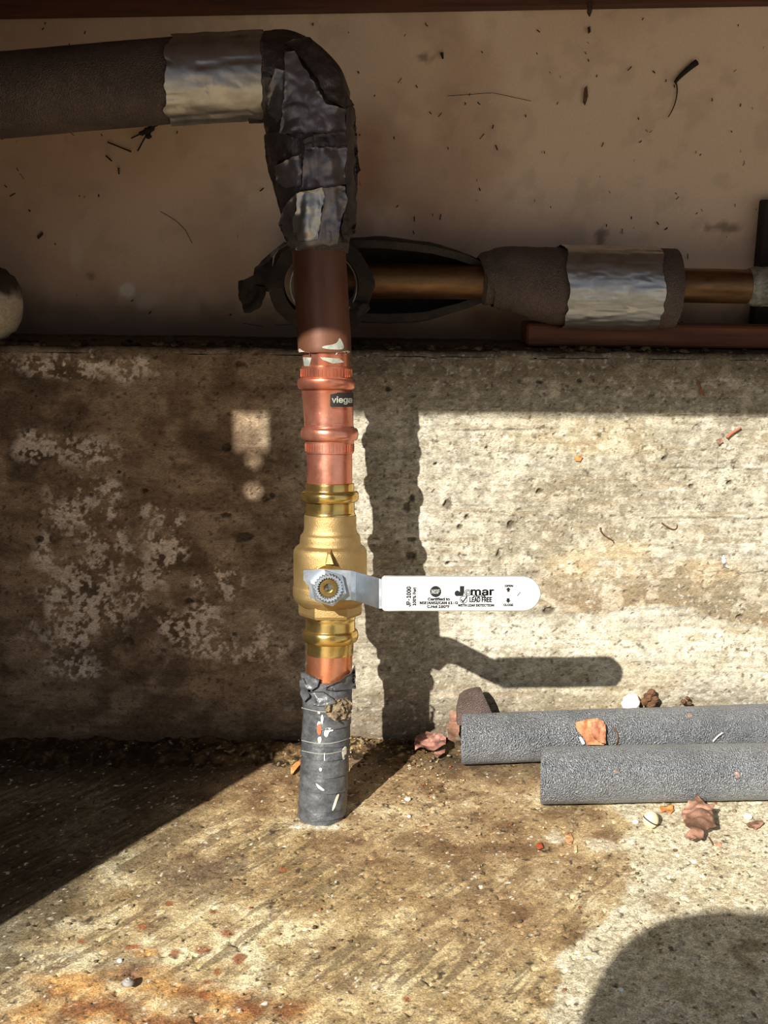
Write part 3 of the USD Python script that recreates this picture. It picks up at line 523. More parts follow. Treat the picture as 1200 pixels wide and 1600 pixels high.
for i in range(len(st)-1):
    o = 4*i
    for a, b in ((0, 1), (1, 2), (2, 3), (3, 0)): f += [[o+a, o+b, o+4+b], [o+a, o+4+b, o+4+a]]
f += [[0, 3, 2], [0, 2, 1]]; o = 4*(len(st)-1); f += [[o, o+1, o+2], [o, o+2, o+3]]
lever = trimesh.Trimesh(V, f, process=False); lever.fix_normals()
handle = obj('handle', lever, 'zinc', valve, smooth=25, label='galvanised steel lever with a white vinyl sleeve')
L0, L1 = on_grip(597, 928), on_grip(846, 928); LG = np.linalg.norm(L1-L0); GU = (L1-L0)/LG; GV = GV-GU*np.dot(GV, GU); GV /= np.linalg.norm(GV); pxm = LG/249
gv = lambda a, b: np.array([np.dot(on_grip(a, b)-L0, GU), np.dot(on_grip(a, b)-L0, GV)])
pts = [(597, 908), (598, 904), (601, 901.5), (606, 901)]+[(q, 901.5) for q in range(620, 815, 15)]+[(819, 901.5), (826, 902.6), (832.5, 905.2), (838, 909.4), (842.4, 915), (845.2, 922), (846.5, 929), (845, 935), (842, 941.5), (838, 947), (832.5, 951.5), (826, 954.4), (819, 955.6)]+[(q, 955.6) for q in range(805, 615, -15)]+[(606, 956), (601, 955.5), (598, 953), (597, 949)]
ring = np.array([gv(*q) for q in pts])[::-1]
grip = obj('grip', ring_slab(ring, .0062, .0014, (L0, GU, GV, GN)), 'vinyl', handle, smooth=50, label='white vinyl grip printed with black lettering')
def put(m, lift=.00012):
    v = np.array(m.vertices); return trimesh.Trimesh(L0+v[:, :1]*GU+v[:, 1:2]*GV+GN*(v[:, 2:3]-v[:, 2].min()+lift-.0001), m.faces, process=False)
def word(text, cx, cy, w, h, bold=False, rot90=False):
    m = meshkit.text_mesh(text, 1.0, .0001, bold); v = np.array(m.vertices); hh = v[:, 1].max()
    v[:, 0] = ((v[:, 0]-v[:, 0].min())/np.ptp(v[:, 0])-.5)*w*pxm; v[:, 1] = (v[:, 1]-.5)*h*1.12*pxm
    s_ = .2*pxm; nv_ = len(v); v = np.vstack([v+[a, b, 0] for a, b in ((-s_, 0), (s_, 0), (0, s_*.7), (0, -s_*.7))]); fcs = np.vstack([m.faces+nv_*i for i in range(4)])      # a heavier stroke
    if rot90: v[:, :2] = np.stack([-v[:, 1], v[:, 0]], 1)
    c = gv(cx, cy); v[:, 0] += c[0]; v[:, 1] += c[1]; return put(trimesh.Trimesh(v, fcs, process=False))
def flat(poly):     # a printed shape, outline in photo px on the grip
    g2 = sg.Polygon([gv(*q) for q in poly.exterior.coords], [[gv(*q) for q in i.coords] for i in poly.interiors]) if poly.geom_type == 'Polygon' else None
    return put(trimesh.creation.extrude_polygon(g2, .0001))
circ = lambda x, y, r: sg.Point(x, y).buffer(r, 12)
ink = [word('JP-100G', 638.5, 932, 31, 5.6, True, True), word('100% Port', 647.5, 932, 28, 4.0, True, True), flat(circ(680.7, 924.3, 8.6)),
       word('Certified to', 685.6, 936.2, 34, 3.6, True), word('NSF/ANSI/CAN 61-G', 685.6, 941.9, 59, 3.6, True), word('C.Hot 180°F', 685, 947.7, 35, 3.6, True),
       word('mar', 753.6, 924.2, 36, 10.0, True), word('VALVE', 748.6, 931, 20, 2.9, True), word('LEAD FREE', 751, 936.8, 35, 6.4, True), word('WITH LEAK DETECTION', 743.7, 945.8, 56, 3.0, True),
       word('OPEN', 795.2, 915.4, 12.5, 3.0, True), word('CLOSE', 794.3, 945.2, 15, 3.0, True)]
ink += [flat(sg.Polygon([(718.5, 916), (725, 916), (725, 926), (723.5, 930.5), (719, 931.5), (717, 931), (718.5, 927)])), flat(circ(714.6, 927.2, 4.3)), flat(circ(724.3, 936.8, 6.0).difference(circ(724.3, 936.8, 5.2))), flat(sg.Polygon([(721, 936), (723.2, 939), (729.5, 931), (730.5, 932), (723.4, 942), (719.6, 937.2)])),
        flat(sg.Polygon([(794.3, 917.6), (798.3, 921.4), (796.2, 921.4), (796.2, 924.6), (792.4, 924.6), (792.4, 921.4), (790.3, 921.4)])), flat(sg.Polygon([(794, 942), (798, 938.2), (796, 938.2), (796, 935), (792, 935), (792, 938.2), (790, 938.2)]))]
obj('lettering', cat_(ink), 'ink', handle, smooth=False, label='black printed lettering and logos on the white grip')
def lift(m, d): v = np.array(m.vertices)+GN*d; return trimesh.Trimesh(v, m.faces, process=False)
obj('lettering', lift(word('NSF', 680.7, 924.3, 12.5, 5.6, True), .0001), 'vinyl', handle, smooth=False, label='white letters in the black roundel')
og = [circ(731, 926, 5.4).difference(circ(731, 926, 4.2)), circ(731.4, 925.6, 3.2).difference(circ(731.4, 925.6, 1.9)), sg.box(728.2, 924.5, 729.6, 932.5)]
obj('logo_ring', cat_([flat(g_) for g_ in og]), 'ink_grey', handle, smooth=False, label='grey swirl of the printed logo')
obj('scuff', flat(sg.Polygon([(807.5, 931), (808.6, 931.4), (813.6, 925.4), (812.6, 924.8)])), 'ink_grey', handle, smooth=False, label='small grey scuff near the tip')
# the nut with its serrated face, and the stem end
SN = on_riser(513.5, 918, EH); kn = mpp(SN)
hexr = [SN+PN*e for e in (-.001, .0036, .0043)]
obj('hex_nut', sweep(hexr, [29*kn, 29*kn, 25*kn], 6, axis=PN, ref=(0.3, 0, 1)), 'zinc', valve, smooth=20)
n = 112; ser = lambda s, a: .0004*np.sign(np.sin(a*28))*(s > .0003)
SF = on_riser(513, 918.3, EH+.004); wr = [SF+PN*e for e in (-.0002, .0001, .0016, .0026, .0026, .0008)]
obj('serrated_rim', sweep(wr, [20*kn, 22*kn, 22*kn, 20.5*kn, 16.3*kn, 15.5*kn], n, axis=PN, ref=(0, 0, 1), disp=lambda s, a: .00035*np.sign(np.sin(a*26))*np.ones_like(s), caps=False), 'zinc', valve, smooth=20, label='toothed bright rim of the handle nut')
obj('stem', sweep([SF+PN*e for e in (-.003, .0012, .0018, .0018, .0003, .0003)], [14.5*kn, 14.5*kn, 13.5*kn, 7.5*kn, 6.3*kn, .3*kn], 48, axis=PN, ref=(0, 0, 1)), 'brass', valve, smooth=30)

stub = thing('buried_pipe', 'copper pipe stub wrapped in grey-black tape rising from the slab below the valve', 'pipe')
obj('tube', lathe([(1005, 515.8, 35), (1022, 515.6, 35.4), (1070, 513, 35.5), (1120, 511, 35)]), 'copper_stub', stub)
tp = [(1062, 512, 38.2), (1084, 511.8, 38.4), (1110, 511.3, 37.6), (1160, 508.5, 37.2), (1200, 507, 37.4), (1230, 505.6, 37.8), (1276, 502.6, 37.2), (1290, 502, 37.2)]
def tp_at(y): a = np.array(tp); return np.interp(y, a[:, 0], a[:, 1]), np.interp(y, a[:, 0], a[:, 2])
tb = [1062, 1104, 1128, 1155, 1172, 1203, 1226, 1252, 1268, 1291]
for i in range(len(tb)-1):                                         # the turns of tape, each lapping the one below
    rows = []
    for y in np.linspace(tb[i]-3, tb[i+1]+3, 10):
        cx, hw = tp_at(y); rows.append((y, cx, hw+1.9*((y-tb[i])/(tb[i+1]-tb[i])-.5)))
    dm = (lambda i: lambda s, a: .0007*(n2(a*2.2+i*3, s*260, 80+i, 3)-.5)+.0003*(n2(a*6, s*600, 90+i, 2)-.5))(i)
    P, R = [], []
    for y, cx, hw in rows[::-1]:
        q = on_riser(cx, y); P.append(q); R.append(hw*mpp(q))
    P = np.array(P)
    m = sweep(P, R, 72, axis=AX, caps=False, disp=dm); v = np.array(m.vertices)
    v += AX*(.0010*np.sin(np.arctan2(v[:, 1]-P[0, 1], v[:, 0]-P[0, 0])+i*2.1))[:, None]*(1 if 0 < i < len(tb)-2 else .2)
    obj('tape_turn', trimesh.Trimesh(v, m.faces, process=False), 'black_tape', stub, smooth=40)
tgt = lathe([(y, x, w+.2) for y, x, w in [(1040, 513, 38)]+tp])
for k, pl in enumerate(([(474, 1050), (479, 1049), (502, 1060), (498, 1072), (490, 1078), (484, 1074), (478, 1062)], [(521, 1066), (545, 1050), (551, 1040), (552, 1062), (550, 1075), (520, 1078), (505, 1074)], [(475, 1062), (480, 1058), (486, 1076), (488, 1088), (480, 1096), (474, 1085)], [(486, 1080), (505, 1079), (518, 1088), (524, 1096), (508, 1102), (490, 1100), (496, 1094)])):
    obj('tape_flap', wrap_patch(pl, tgt, .0008, 3, .0012, 20+k, .0006, .12, .003), 'black_tape', stub, smooth=40, label='torn curling end of the tape')
for y0, y1 in ((1156, 1152), (1172, 1168), (1105, 1104)):            # pale frayed tape edges
    pl = [(472+q*(548-472)/12, y0+7*math.sin(math.pi*q/12)-(y0-y1)*q/12) for q in range(13)]; pl = pl+[(a, b+1.2) for a, b in pl[::-1]]
    obj('tape_edge', wrap_patch(pl, tgt, .0005, 2, 0, 3, .0003), 'tape_edge', stub, smooth=False, label='pale edge of a tape turn')
for k, pl in enumerate(([(502, 1116), (506, 1117), (505, 1132), (501, 1130)], [(507, 1140), (512, 1136), (520, 1138), (521, 1142), (514, 1143), (512, 1152), (506, 1150)], [(496, 1152), (502, 1150), (503, 1158), (498, 1163)], [(496, 1128), (500, 1126), (502, 1130), (500, 1136), (496, 1135)], [(535, 1170), (540, 1164), (541, 1176), (538, 1186), (535, 1187), (534, 1176)], [(498, 1200), (502, 1199), (504, 1203), (500, 1206)], [(493, 1222), (500, 1228), (508, 1234), (504, 1236), (496, 1230)], [(524, 1246), (528, 1240), (530, 1241), (522, 1264), (517, 1268)], [(506, 1176), (508, 1176), (508, 1188), (506, 1189)], [(496, 1112), (500, 1111), (501, 1115), (497, 1115)])):
    obj('paint_drip', wrap_patch(chaikin(pl), tgt, .0004, 1.2, .0003, 30+k, .0003), 'paint_fleck', stub, smooth=40, label='cream paint drip on the tape')
obj('rust_fleck', wrap_patch(chaikin([(496, 1132), (502, 1130), (503, 1145), (498, 1150), (495, 1142)]), tgt, .0004, 1.2, .0002, 37, .0003), 'rust', stub, smooth=40, label='rusty brown fleck on the tape')
md = wrap_patch([(508, 1102), (516, 1098), (522, 1092), (530, 1091), (540, 1089), (545, 1095), (546, 1108), (543, 1116), (541, 1124), (534, 1122), (526, 1127), (519, 1122), (512, 1118), (509, 1110)], tgt, .0008, 2, .0042, 40, .001, .16)
obj('mud_clod', md, 'mud', smooth=50, label='dried mud clod stuck on the taped pipe stub', cat='mud')

# ------------------------------------------------------------------ the insulated pipe above
def q_up(px, py, e=0.0): return on_riser(px, py, e-BACK)
hp = [(-560, 190), (-200, 163), (0, 149), (135, 137.5), (270, 126), (345, 122), (415, 118.5)]
P = [q_up(*q) for q in hp]; P = [np.array([p[0], P[4][1], p[2]]) for p in P]; kk = mpp(P[4])
from scipy.interpolate import interp1d
Pd = np.stack([np.interp(np.linspace(0, len(P)-1, 120), np.arange(len(P)), np.array(P)[:, k]) for k in range(3)], 1)
ins = thing('pipe_insulation', 'dark foam insulated pipe along the top left with a grey taped elbow', 'pipe insulation')
obj('foam_sleeve', sweep(Pd, 64*kk, 64, disp=lambda s, a: .0007*(n2(s*60, a*2, 101, 3)-.5)-.0012*np.exp(-((a-3.3-.2*np.sin(s*30))/.03)**2)*(s < .33)), 'foam_old', ins)
Pt = [P[4]+(P[6]-P[4])*t for t in np.linspace(.0, .985, 44)]
band = sweep(Pt, 65*kk, 96, caps=False, disp=lambda s, a: .0007+.0011*np.abs(n2(s*45, a*3.2, 103, 3)-.5)*2-.0008*np.exp(-(((a*8+4*n2(s*20, a, 104, 2)) % 5-2.5)/.35)**2)*(n2(s*30, a*2, 105, 2) > .5))
v = np.array(band.vertices).reshape(44, 96, 3); tdir = (P[6]-P[4])/np.linalg.norm(P[6]-P[4])
w = (n2(np.arange(96)*.25, np.zeros(96), 106, 3)-.5)*.006+.004*np.sin(np.arange(96)/96*2*math.pi+2.2); v += tdir*(w[None]*np.linspace(1, .5, 44)[:, None])[..., None]
obj('tape_band', trimesh.Trimesh(v.reshape(-1, 3), band.faces, process=False), 'foil', ins, smooth=50, label='silver tape band with creases')
ep = [(385, 119, 65.5), (410, 118.5, 66), (432, 121, 68), (452, 130, 71), (468, 146, 73), (478, 168, 72), (483, 195, 70), (485, 225, 69), (488, 260, 67), (491, 295, 63), (494, 330, 58), (497, 360, 53), (500, 386, 47)]
E_ = np.array([q_up(a, b) for a, b, _ in ep]); ts = np.linspace(0, len(ep)-1, 90); from scipy.interpolate import CubicSpline
Es = CubicSpline(np.arange(len(ep)), E_)(ts); Er = np.interp(ts, np.arange(len(ep)), [h for *_, h in ep])*kk
edisp = lambda s, a: .0040*(n2(s*45, a*1.6, 111, 4, .6)-.5)+.0030*(np.round(n2(s*30, a*1.6, 112, 1)*4)/4-.5)
elbow = sweep(Es, Er, 120, disp=edisp); obj('elbow_wrap', elbow, 'dark_tape', ins, smooth=30, label='dark tape wrapped elbow')
zz = lambda L: [(a/4.21+400, b/4.21+30) for a, b in L]
tapes = [('tape_patch', 'dark_tape', [(70, 760), (165, 740), (290, 790), (305, 890), (160, 930), (135, 1080), (100, 1000), (75, 900)], .0010), ('tape_patch', 'duct_tape', [(140, 960), (300, 890), (305, 1090), (210, 1110), (150, 1060)], .0012),
         ('tape_patch', 'duct_tape', [(70, 500), (95, 420), (130, 330), (195, 340), (190, 620), (160, 690), (95, 610)], .0010), ('tape_patch', 'dark_tape', [(310, 800), (390, 760), (565, 745), (572, 850), (410, 856), (330, 880)], .0012),
         ('tape_patch', 'duct_tape', [(315, 900), (330, 850), (410, 848), (572, 845), (568, 1090), (440, 1105), (310, 1120)], .0015), ('tape_patch', 'duct_tape', [(190, 240), (250, 240), (300, 320), (390, 440), (450, 560), (565, 600), (565, 745), (165, 760), (185, 680), (197, 400)], .0020),
         ('tape_patch', 'foil', [(285, 1145), (420, 1105), (440, 1180), (420, 1260), (400, 1440), (320, 1450), (275, 1390)], .0028), ('tape_patch', 'duct_tape', [(200, 1240), (285, 1140), (275, 1390), (320, 1450), (400, 1440), (440, 1180), (420, 1105), (565, 1100), (570, 1200), (540, 1370), (525, 1505), (440, 1520), (230, 1490), (170, 1360)], .0018),
         ('tape_patch', 'dark_tape', [(180, 190), (290, 165), (345, 160), (375, 200), (380, 222), (410, 228), (470, 330), (482, 350), (560, 520), (605, 575), (560, 600), (450, 540), (400, 430), (300, 300), (250, 235)], .0035), ('tape_patch', 'dark_tape', [(560, 480), (610, 590), (655, 720), (640, 820), (690, 1000), (655, 1030), (645, 1180), (640, 1400), (570, 1470), (545, 1390), (575, 1200), (568, 1000), (572, 760)], .0012)]
for k, (nm, mt, pl, lf) in enumerate(tapes):
    rg = random.Random(k); q = sg.Polygon(zz(pl)).segmentize(5); q = [(a+rg.uniform(-.9, .9), b+rg.uniform(-.9, .9)) for a, b in q.exterior.coords[:-1]]
    obj(nm, wrap_patch(q, elbow, lf, 3.2, .0016, 120+k, .0005, .035, .0012), mt, ins, smooth=40)
obj('foam_rim', sweep([Es[-1]+AX*.002, Es[-1]-AX*.003], [47*kk, 45.5*kk], 64, axis=AX, disp=lambda s, a: .001*(n2(a*6, s*0, 131, 3)-.5)), 'foam_old', ins, label='bare foam end below the tape')

# ------------------------------------------------------------------ the pipe behind, lying along the ledge
RY = .022; RZ = on_y(900, 443.5, RY)[2]; kr = mpp((.1, RY, RZ))
rear = thing('rear_copper_pipe', 'old dull copper pipe running along the ledge behind the riser', 'pipe')
rx = np.linspace(-.012, .62, 100); rz = RZ+(rx-.1)*.0
obj('tube', sweep(np.stack([rx, 0*rx+RY, rz], 1), 27.0*kr, 40), 'copper_old', rear)
xa = on_y(1168, 443, RY)[0]
obj('solder_joint', sweep([[xa+t, RY, RZ] for t in np.linspace(0, .07, 50)], np.array([27.4+3.2*sm(0, .004, t) for t in np.linspace(0, .07, 50)])*kr, 40, disp=lambda s, a: .0009*(n2(s*300, a*5, 141, 3)-.3)), 'solder', rear, label='whitish crusted solder joint')
xs_ = [on_y(q, 440, RY)[0] for q in (752, 757, 765, 778, 800, 840, 873, 960, 1030, 1052)]; zs_ = [on_y(900, q, RY)[2] for q in (441, 441, 438, 437, 437, 444, 448, 449, 449, 449)]; rs_ = [30, 38, 43, 47, 50, 56, 60, 62, 62.5, 62.5]
tq = np.linspace(0, 9, 110); fp = np.stack([np.interp(tq, np.arange(10), xs_), 0*tq+RY, np.interp(tq, np.arange(10), zs_)], 1); fr = np.interp(tq, np.arange(10), rs_)*kr
sleeve = thing('foam_sleeve', 'dark foam sleeve with a silver tape band on the rear pipe', 'pipe insulation')
fdisp = lambda s, a: .0016*(n2(s*70, a*2, 151, 4)-.5)*sm(.07, .02, s)+.0007*(n2(s*60, a*2, 152, 3)-.5)-.0008*np.exp(-(((a*5+s*90) % 2.2-1.1)/.1)**2)*(s < .05)*(a > 3)
fs = hollow(fp, fr, 28.6*kr, 96, disp=fdisp); obj('foam', fs, 'foam_old', sleeve, smooth=45)
x0, x1 = on_y(875, 449, RY)[0], on_y(1021, 449, RY)[0]; bp = np.stack([np.linspace(x0, x1, 60), np.full(60, RY), np.full(60, zs_[7])], 1)
cr = lambda s, a: .0009+.0010*np.abs(n2(s*38, a*5, 153, 3)-.5)*2+.0013*np.exp(-((a-5.55-.25*np.sin(s*60)-.1*np.sin(s*200))/.035)**2)+.0012*np.exp(-((a-4.35-.12*np.sin(s*75+1))/.03)**2)+.001*np.exp(-((a-5.75+.5*(s-.03)*12)/.04)**2)*(s < .05)
bb = sweep(bp, 62.3*kr, 160, caps=False, disp=cr); v = np.array(bb.vertices).reshape(60, 160, 3); v[..., 0] += ((n2(np.arange(160)*.12, np.zeros(160), 154, 3)-.5)*.006)[None]
obj('tape_band', trimesh.Trimesh(v.reshape(-1, 3), bb.faces, process=False), 'foil', sleeve, smooth=50, label='creased silver tape band')
# split foam, open towards the front, around the rear pipe behind the riser
split = thing('split_foam', 'dark split foam strip gaping around the rear pipe right of the riser', 'pipe insulation')
sx = np.linspace(on_y(540, 440, RY)[0], on_y(757, 440, RY)[0], 60); s01 = np.linspace(0, 1, 60)
sr = np.interp(s01, [0, .3, .6, .8, .92, 1], [66, 66, 60, 48, 38, 31])*kr
so = np.stack([sx, 0*sx+RY+.004, 0*sx+RZ], 1); wob = lambda s, a: .003*(n2(s*40, a*.8, 161, 3)-.5)
outr = sweep(so, sr, 40, closed=False, a0=math.radians(-62), a1=math.radians(242), disp=wob, ref=(0, 1, 0)); inr = sweep(so, sr-.006, 40, closed=False, a0=math.radians(-62), a1=math.radians(242), disp=wob, ref=(0, 1, 0))
# sweep(ref=+y): angle 0 points to +-z; turn so that the gap faces the front
def c_shell(P, R, t, a0, a1, n=44, disp=None):
    ang = np.linspace(a0, a1, n); V = []
    s = np.concatenate([[0], np.cumsum(np.linalg.norm(np.diff(P, axis=0), axis=1))])
    for lay in (0, t):
        r = np.repeat(np.asarray(R)[:, None], n, 1)-lay+(disp(s[:, None]+0*ang, ang[None]+0*s[:, None]) if disp else 0)
        V.append(P[:, None]+np.stack([0*r, r*np.cos(ang)[None], r*np.sin(ang)[None]], -1))
    k = len(P)*n; f = grid_faces(len(P), n); v = np.vstack([x.reshape(-1, 3) for x in V])
    F = [f, f[:, ::-1]+k]
    def edge(idx): a, b = idx[:-1], idx[1:]; F.append(np.stack([a, b, a+k], 1)); F.append(np.stack([b, b+k, a+k], 1))
    i = np.arange(len(P))*n; j = np.arange(n); edge(i); edge((i+n-1)[::-1]); edge(j[::-1]); edge((len(P)-1)*n+j)
    m = trimesh.Trimesh(v, np.vstack(F), process=False); return m
obj('shell', c_shell(so, sr, .0055, math.radians(-112), math.radians(112), disp=wob), 'foam_dark', split, smooth=50)
# the torn foam collar round the stub that comes out of the rear pipe, and its hanging flap
torn = thing('torn_foam_collar', 'torn dark foam collar with hanging flap behind the riser pipe', 'pipe insulation')
TC = on_y(505, 445, .010); kt = mpp(TC)
yy = np.linspace(-.008, .030, 24); cp = np.stack([0*yy+TC[0], yy, 0*yy+TC[2]], 1)
ring_m = hollow(cp[::-1], 76*kt, 53*kt, 64, disp=lambda s, a: .0045*(n2(a*1.6, s*30, 171, 3)-.5)+.002*(n2(a*7, s*90, 172, 2)-.5), ref=(0, 0, 1)); v = np.array(ring_m.vertices); v[:, 0] -= .004*sm(.0, .03, TC[0]-v[:, 0]); v[:, 1] += .006*np.sin(v[:, 2]*160+v[:, 0]*90)*sm(.01, .03, np.hypot(v[:, 0]-TC[0], v[:, 2]-TC[2]))
ring_m = trimesh.Trimesh(v, ring_m.faces, process=False); obj('collar', ring_m, 'foam_dark', torn, smooth=50)
cp2 = np.stack([0*yy[:6]+TC[0], np.linspace(-.006, .03, 6), 0*yy[:6]+TC[2]], 1)
obj('bore_liner', hollow(cp2[::-1], 52*kt, 50*kt, 48, ref=(0, 0, 1)), 'tape_edge', torn, label='pale rim inside the collar')
def leaf_sheet(poly3, mat, name, parent, t, seed, bend=.004, step=.0022, col=None, **k):
    """An irregular sheet: outline as points in space (roughly flat), bent and crumpled."""
    Q = np.asarray(poly3, float); c = Q.mean(0); u_, s_, vt = np.linalg.svd(Q-c); uv = (Q-c)@vt[:2].T
    p, f, nr = poly_grid(sg.Polygon(uv), step); nrm = vt[2] if np.dot(vt[2], -FWD) > 0 else -vt[2]
    if np.dot(np.cross(vt[0], vt[1]), nrm) < 0: f = f[:, ::-1]
    sc = np.ptp(uv, axis=0).max(); z = bend*(n2(p[:, 0]/sc*2.2+seed, p[:, 1]/sc*2.2, seed, 3)-.5)*2+bend*1.1*np.abs(n2(p[:, 0]/sc*4+seed, p[:, 1]/sc*3, seed+1, 2)-.5)+bend*.5*np.abs(n2(p[:, 0]/sc*9, p[:, 1]/sc*7+seed, seed+3, 2)-.5)
    V = c+p[:, :1]*vt[0]+p[:, 1:]*vt[1]+z[:, None]*nrm; m = thick(V, f, nr, nrm, t); cc = None
    if col is not None:
        a = n2(p[:, 0]/sc*5, p[:, 1]/sc*5, seed+2, 4); cc = mixc(np.array(col[0]), np.array(col[1]), sm(.3, .7, a)); cc = mixc(cc, np.array(col[0])*1.5+.03, .6*sm(.58, .7, n2(p[:, 0]/sc*12, p[:, 1]/sc*12, seed+4, 3))); cc = np.vstack([cc, cc])
    return obj(name, m, mat, parent, smooth=True if cc is not None else 45, col=cc, **k)
leaf_sheet([on_y(a/5+340, b/5+360, .006+.00010*(320-a)) for a, b in ((160, 395), (215, 385), (320, 440), (318, 560), (300, 600), (225, 645), (190, 600), (165, 500))], 'foam_dark', 'flap', torn, .005, 181, .004, label='hanging torn foam flap')
leaf_sheet([on_y(a/5+340, b/5+360, .012) for a, b in ((200, 390), (280, 350), (290, 290), (390, 225), (430, 210), (420, 470), (390, 480), (330, 460), (240, 470))], 'foam_dark', 'strip', torn, .005, 183, .005)
leaf_sheet([on_y(a/5+340, b/5+360, .004) for a, b in ((300, 300), (340, 240), (430, 160), (520, 90), (560, 95), (470, 160), (400, 240), (320, 290))], 'dark_tape', 'tape_shred', torn, .0012, 185, .003, label='shred of tape on the collar')
leaf_sheet([on_y(a/5+340, b/5+360, -.004) for a, b in ((1025, 560), (1090, 560), (1180, 570), (1190, 610), (1120, 680), (1040, 720), (1030, 650))], 'foam_dark', 'shred', torn, .004, 187, .006)
# wrapped pipe end at the left edge
wrapc = thing('wrapped_pipe_end', 'rounded pale wrapped pipe end at the left edge on the ledge', 'pipe insulation')
LC = on_y(-22, 474, .02); kl = mpp(LC); lx = np.linspace(-.20, .024, 80); tl = np.clip((lx-(.024-.026))/.026, 0, 1); lr = 60*kl*np.sqrt(np.clip(1-tl**2.4, .0004, 1))
m = sweep(np.stack([LC[0]+lx, 0*lx+.022, 0*lx+LC[2]], 1), lr, 72, disp=lambda s, a: .0025*(n2(s*50, a*1.5, 191, 4)-.5)+.0008*np.sin(s*900+3*np.sin(a))*(n2(s*20, a, 192, 2) > .5))
v = np.array(m.vertices); k_ = sm(-.001, .004, v[:, 2]-LC[2]-.006+.008*(n2(v[:, 0]*120, v[:, 1]*120, 193, 3)-.5))
obj('wrap', m, 'leaf', wrapc, smooth=True, col=mixc(mixc(lin(196, 182, 158), lin(160, 144, 122), n2(v[:, 0]*200, v[:, 2]*200, 194, 3)), lin(60, 48, 40), k_))

# ------------------------------------------------------------------ the two new foam tubes on the slab
def tube_fit(xpx, ytop, ybot, dirx=None):
    """Radius and centre of a tube lying on the slab whose outline passes ytop and ybot at photo column xpx."""
    from scipy.optimize import least_squares as ls
    def res(p):
        yc, r = p; x = on_floor(xpx, ybot)[0]; o = []
        for py in (ytop, ybot):
            d = ray(xpx, py); C = np.array([0, yc, r]); a = EYE-C; a2, d2 = a[1:], d[1:]; cr_ = abs(a2[0]*d2[1]-a2[1]*d2[0])/np.linalg.norm(d2); o.append(cr_-r)
        return o
    s = ls(res, [on_floor(xpx, ybot)[1], .016], x_scale=[.01, .005]).x; return s
def foam_tube(xl_px, yt, yb, xr_px, yt2, yb2, label, seed):
    c0, r0 = tube_fit(xl_px, yt, yb)
    if yb2 is None:                                                 # the lower edge is hidden: same radius, fitted to the upper edge
        from scipy.optimize import brentq
        r1 = r0; dr_ = ray(xr_px, yt2)
        def gap(yc): a2 = EYE[1:]-[yc, r1]; return (a2[0]*dr_[2]-a2[1]*dr_[1])/math.hypot(dr_[1], dr_[2])
        s_ = np.sign(gap(c0)); ys_ = np.linspace(c0-.06, c0+.06, 241); c1 = ys_[np.argmin([abs(abs(gap(q))-r1)+(1 if dr_[2]/dr_[1]*(q-EYE[1])+EYE[2] < r1 else 0) for q in ys_])]; yb2 = yt2+80
    else: c1, r1 = tube_fit(xr_px, yt2, yb2)
    r = (r0+r1)/2
    A = np.array([on_plane(xl_px, (yt+yb)/2, (0, c0, r), (0, 1, 0))[0], c0, r]); Bx = on_plane(xr_px, (yt2+yb2)/2, (0, c1, r), (0, 1, 0))[0]
    d = np.array([Bx-A[0], c1-c0, 0]); d /= np.linalg.norm(d); s = np.concatenate([[0, .0006, .0015], np.linspace(.003, .62, 200)]); ro = r+np.interp(s, [0, .0006, .0015], [-.0009, -.0003, 0])
    th = thing('foam_tube', label, 'foam tube', 'new foam tubes on the slab')
    hm = hollow(A+d*s[:, None]+np.array([0, 0, .0004]), ro, r*.60, 110, disp=lambda s_, a: .00045*(n2(s_*300, a*8, seed, 3)-.5)+.0006*(n2(s_*30, a*1.5, seed+1, 2)-.5), ref=(0, 0, 1)); hv_ = np.array(hm.vertices); vd = A-EYE; sl = (vd[0]*d[0]+vd[1]*d[1])/(vd[1]*d[0]-vd[0]*d[1])    # the end is cut a little askew
    hv_ += d*(((hv_-A)@np.array([-d[1], d[0], 0])*(sl+.03)-.04*(hv_[:, 2]-r))*np.exp(-np.abs((hv_-A)@d)/.05))[:, None]
    obj('foam', trimesh.Trimesh(hv_, hm.faces, process=False), 'foam', th, smooth=60)
    return A, d, r
TA = foam_tube(722, 1116, 1196, 1200, 1100, None, 'grey foam pipe insulation tube lying against the foot of the wall', 201)
TB = foam_tube(846, 1168, 1258, 1200, 1161, 1251, 'grey foam pipe insulation tube lying in front, nearest the camera', 205)

# ------------------------------------------------------------------ leaves, shells, twigs and dirt
BR = (lin(160, 120, 98), lin(98, 70, 54)); PK = (lin(176, 126, 110), lin(112, 78, 66)); OR = (lin(206, 144, 84), lin(170, 104, 56)); GR = (lin(160, 134, 122), lin(112, 94, 86))
def leaf(label, poly, z, col, seed, bend=.004, name='dead_leaf', cat='leaf', t=.0004, plane='floor', y=0.0, tilt=0.0, step=.0016, **k):
    P3 = []
    cx = np.mean([q[0] for q in poly]); cy = np.mean([q[1] for q in poly])
    for a, b in poly:
        p = on_floor(a, b, z) if plane == 'floor' else on_y(a, b, y); P3.append(p)
    P3 = np.array(P3)
    if tilt: P3[:, 2] += tilt*(P3[:, 1]-P3[:, 1].min())
    if plane == 'floor': k.setdefault('group', 'dead leaves and scraps on the slab')
    return leaf_sheet(P3, 'leaf', name, None, t, seed, bend, step, col, label=label, cat=cat, **k)
z3 = lambda L: [(a/5+960, b/5+1240) for a, b in L]
big = leaf('crumpled brown dead leaf on the pale slab in front of the tubes', z3([(625, 130), (660, 150), (700, 190), (770, 200), (745, 235), (790, 310), (740, 315), (700, 330), (690, 380), (600, 412), (540, 375), (585, 350), (530, 285), (515, 240), (520, 205), (570, 165), (610, 170)]), .0035, BR, 301, .0085, tilt=.12, step=.0009)
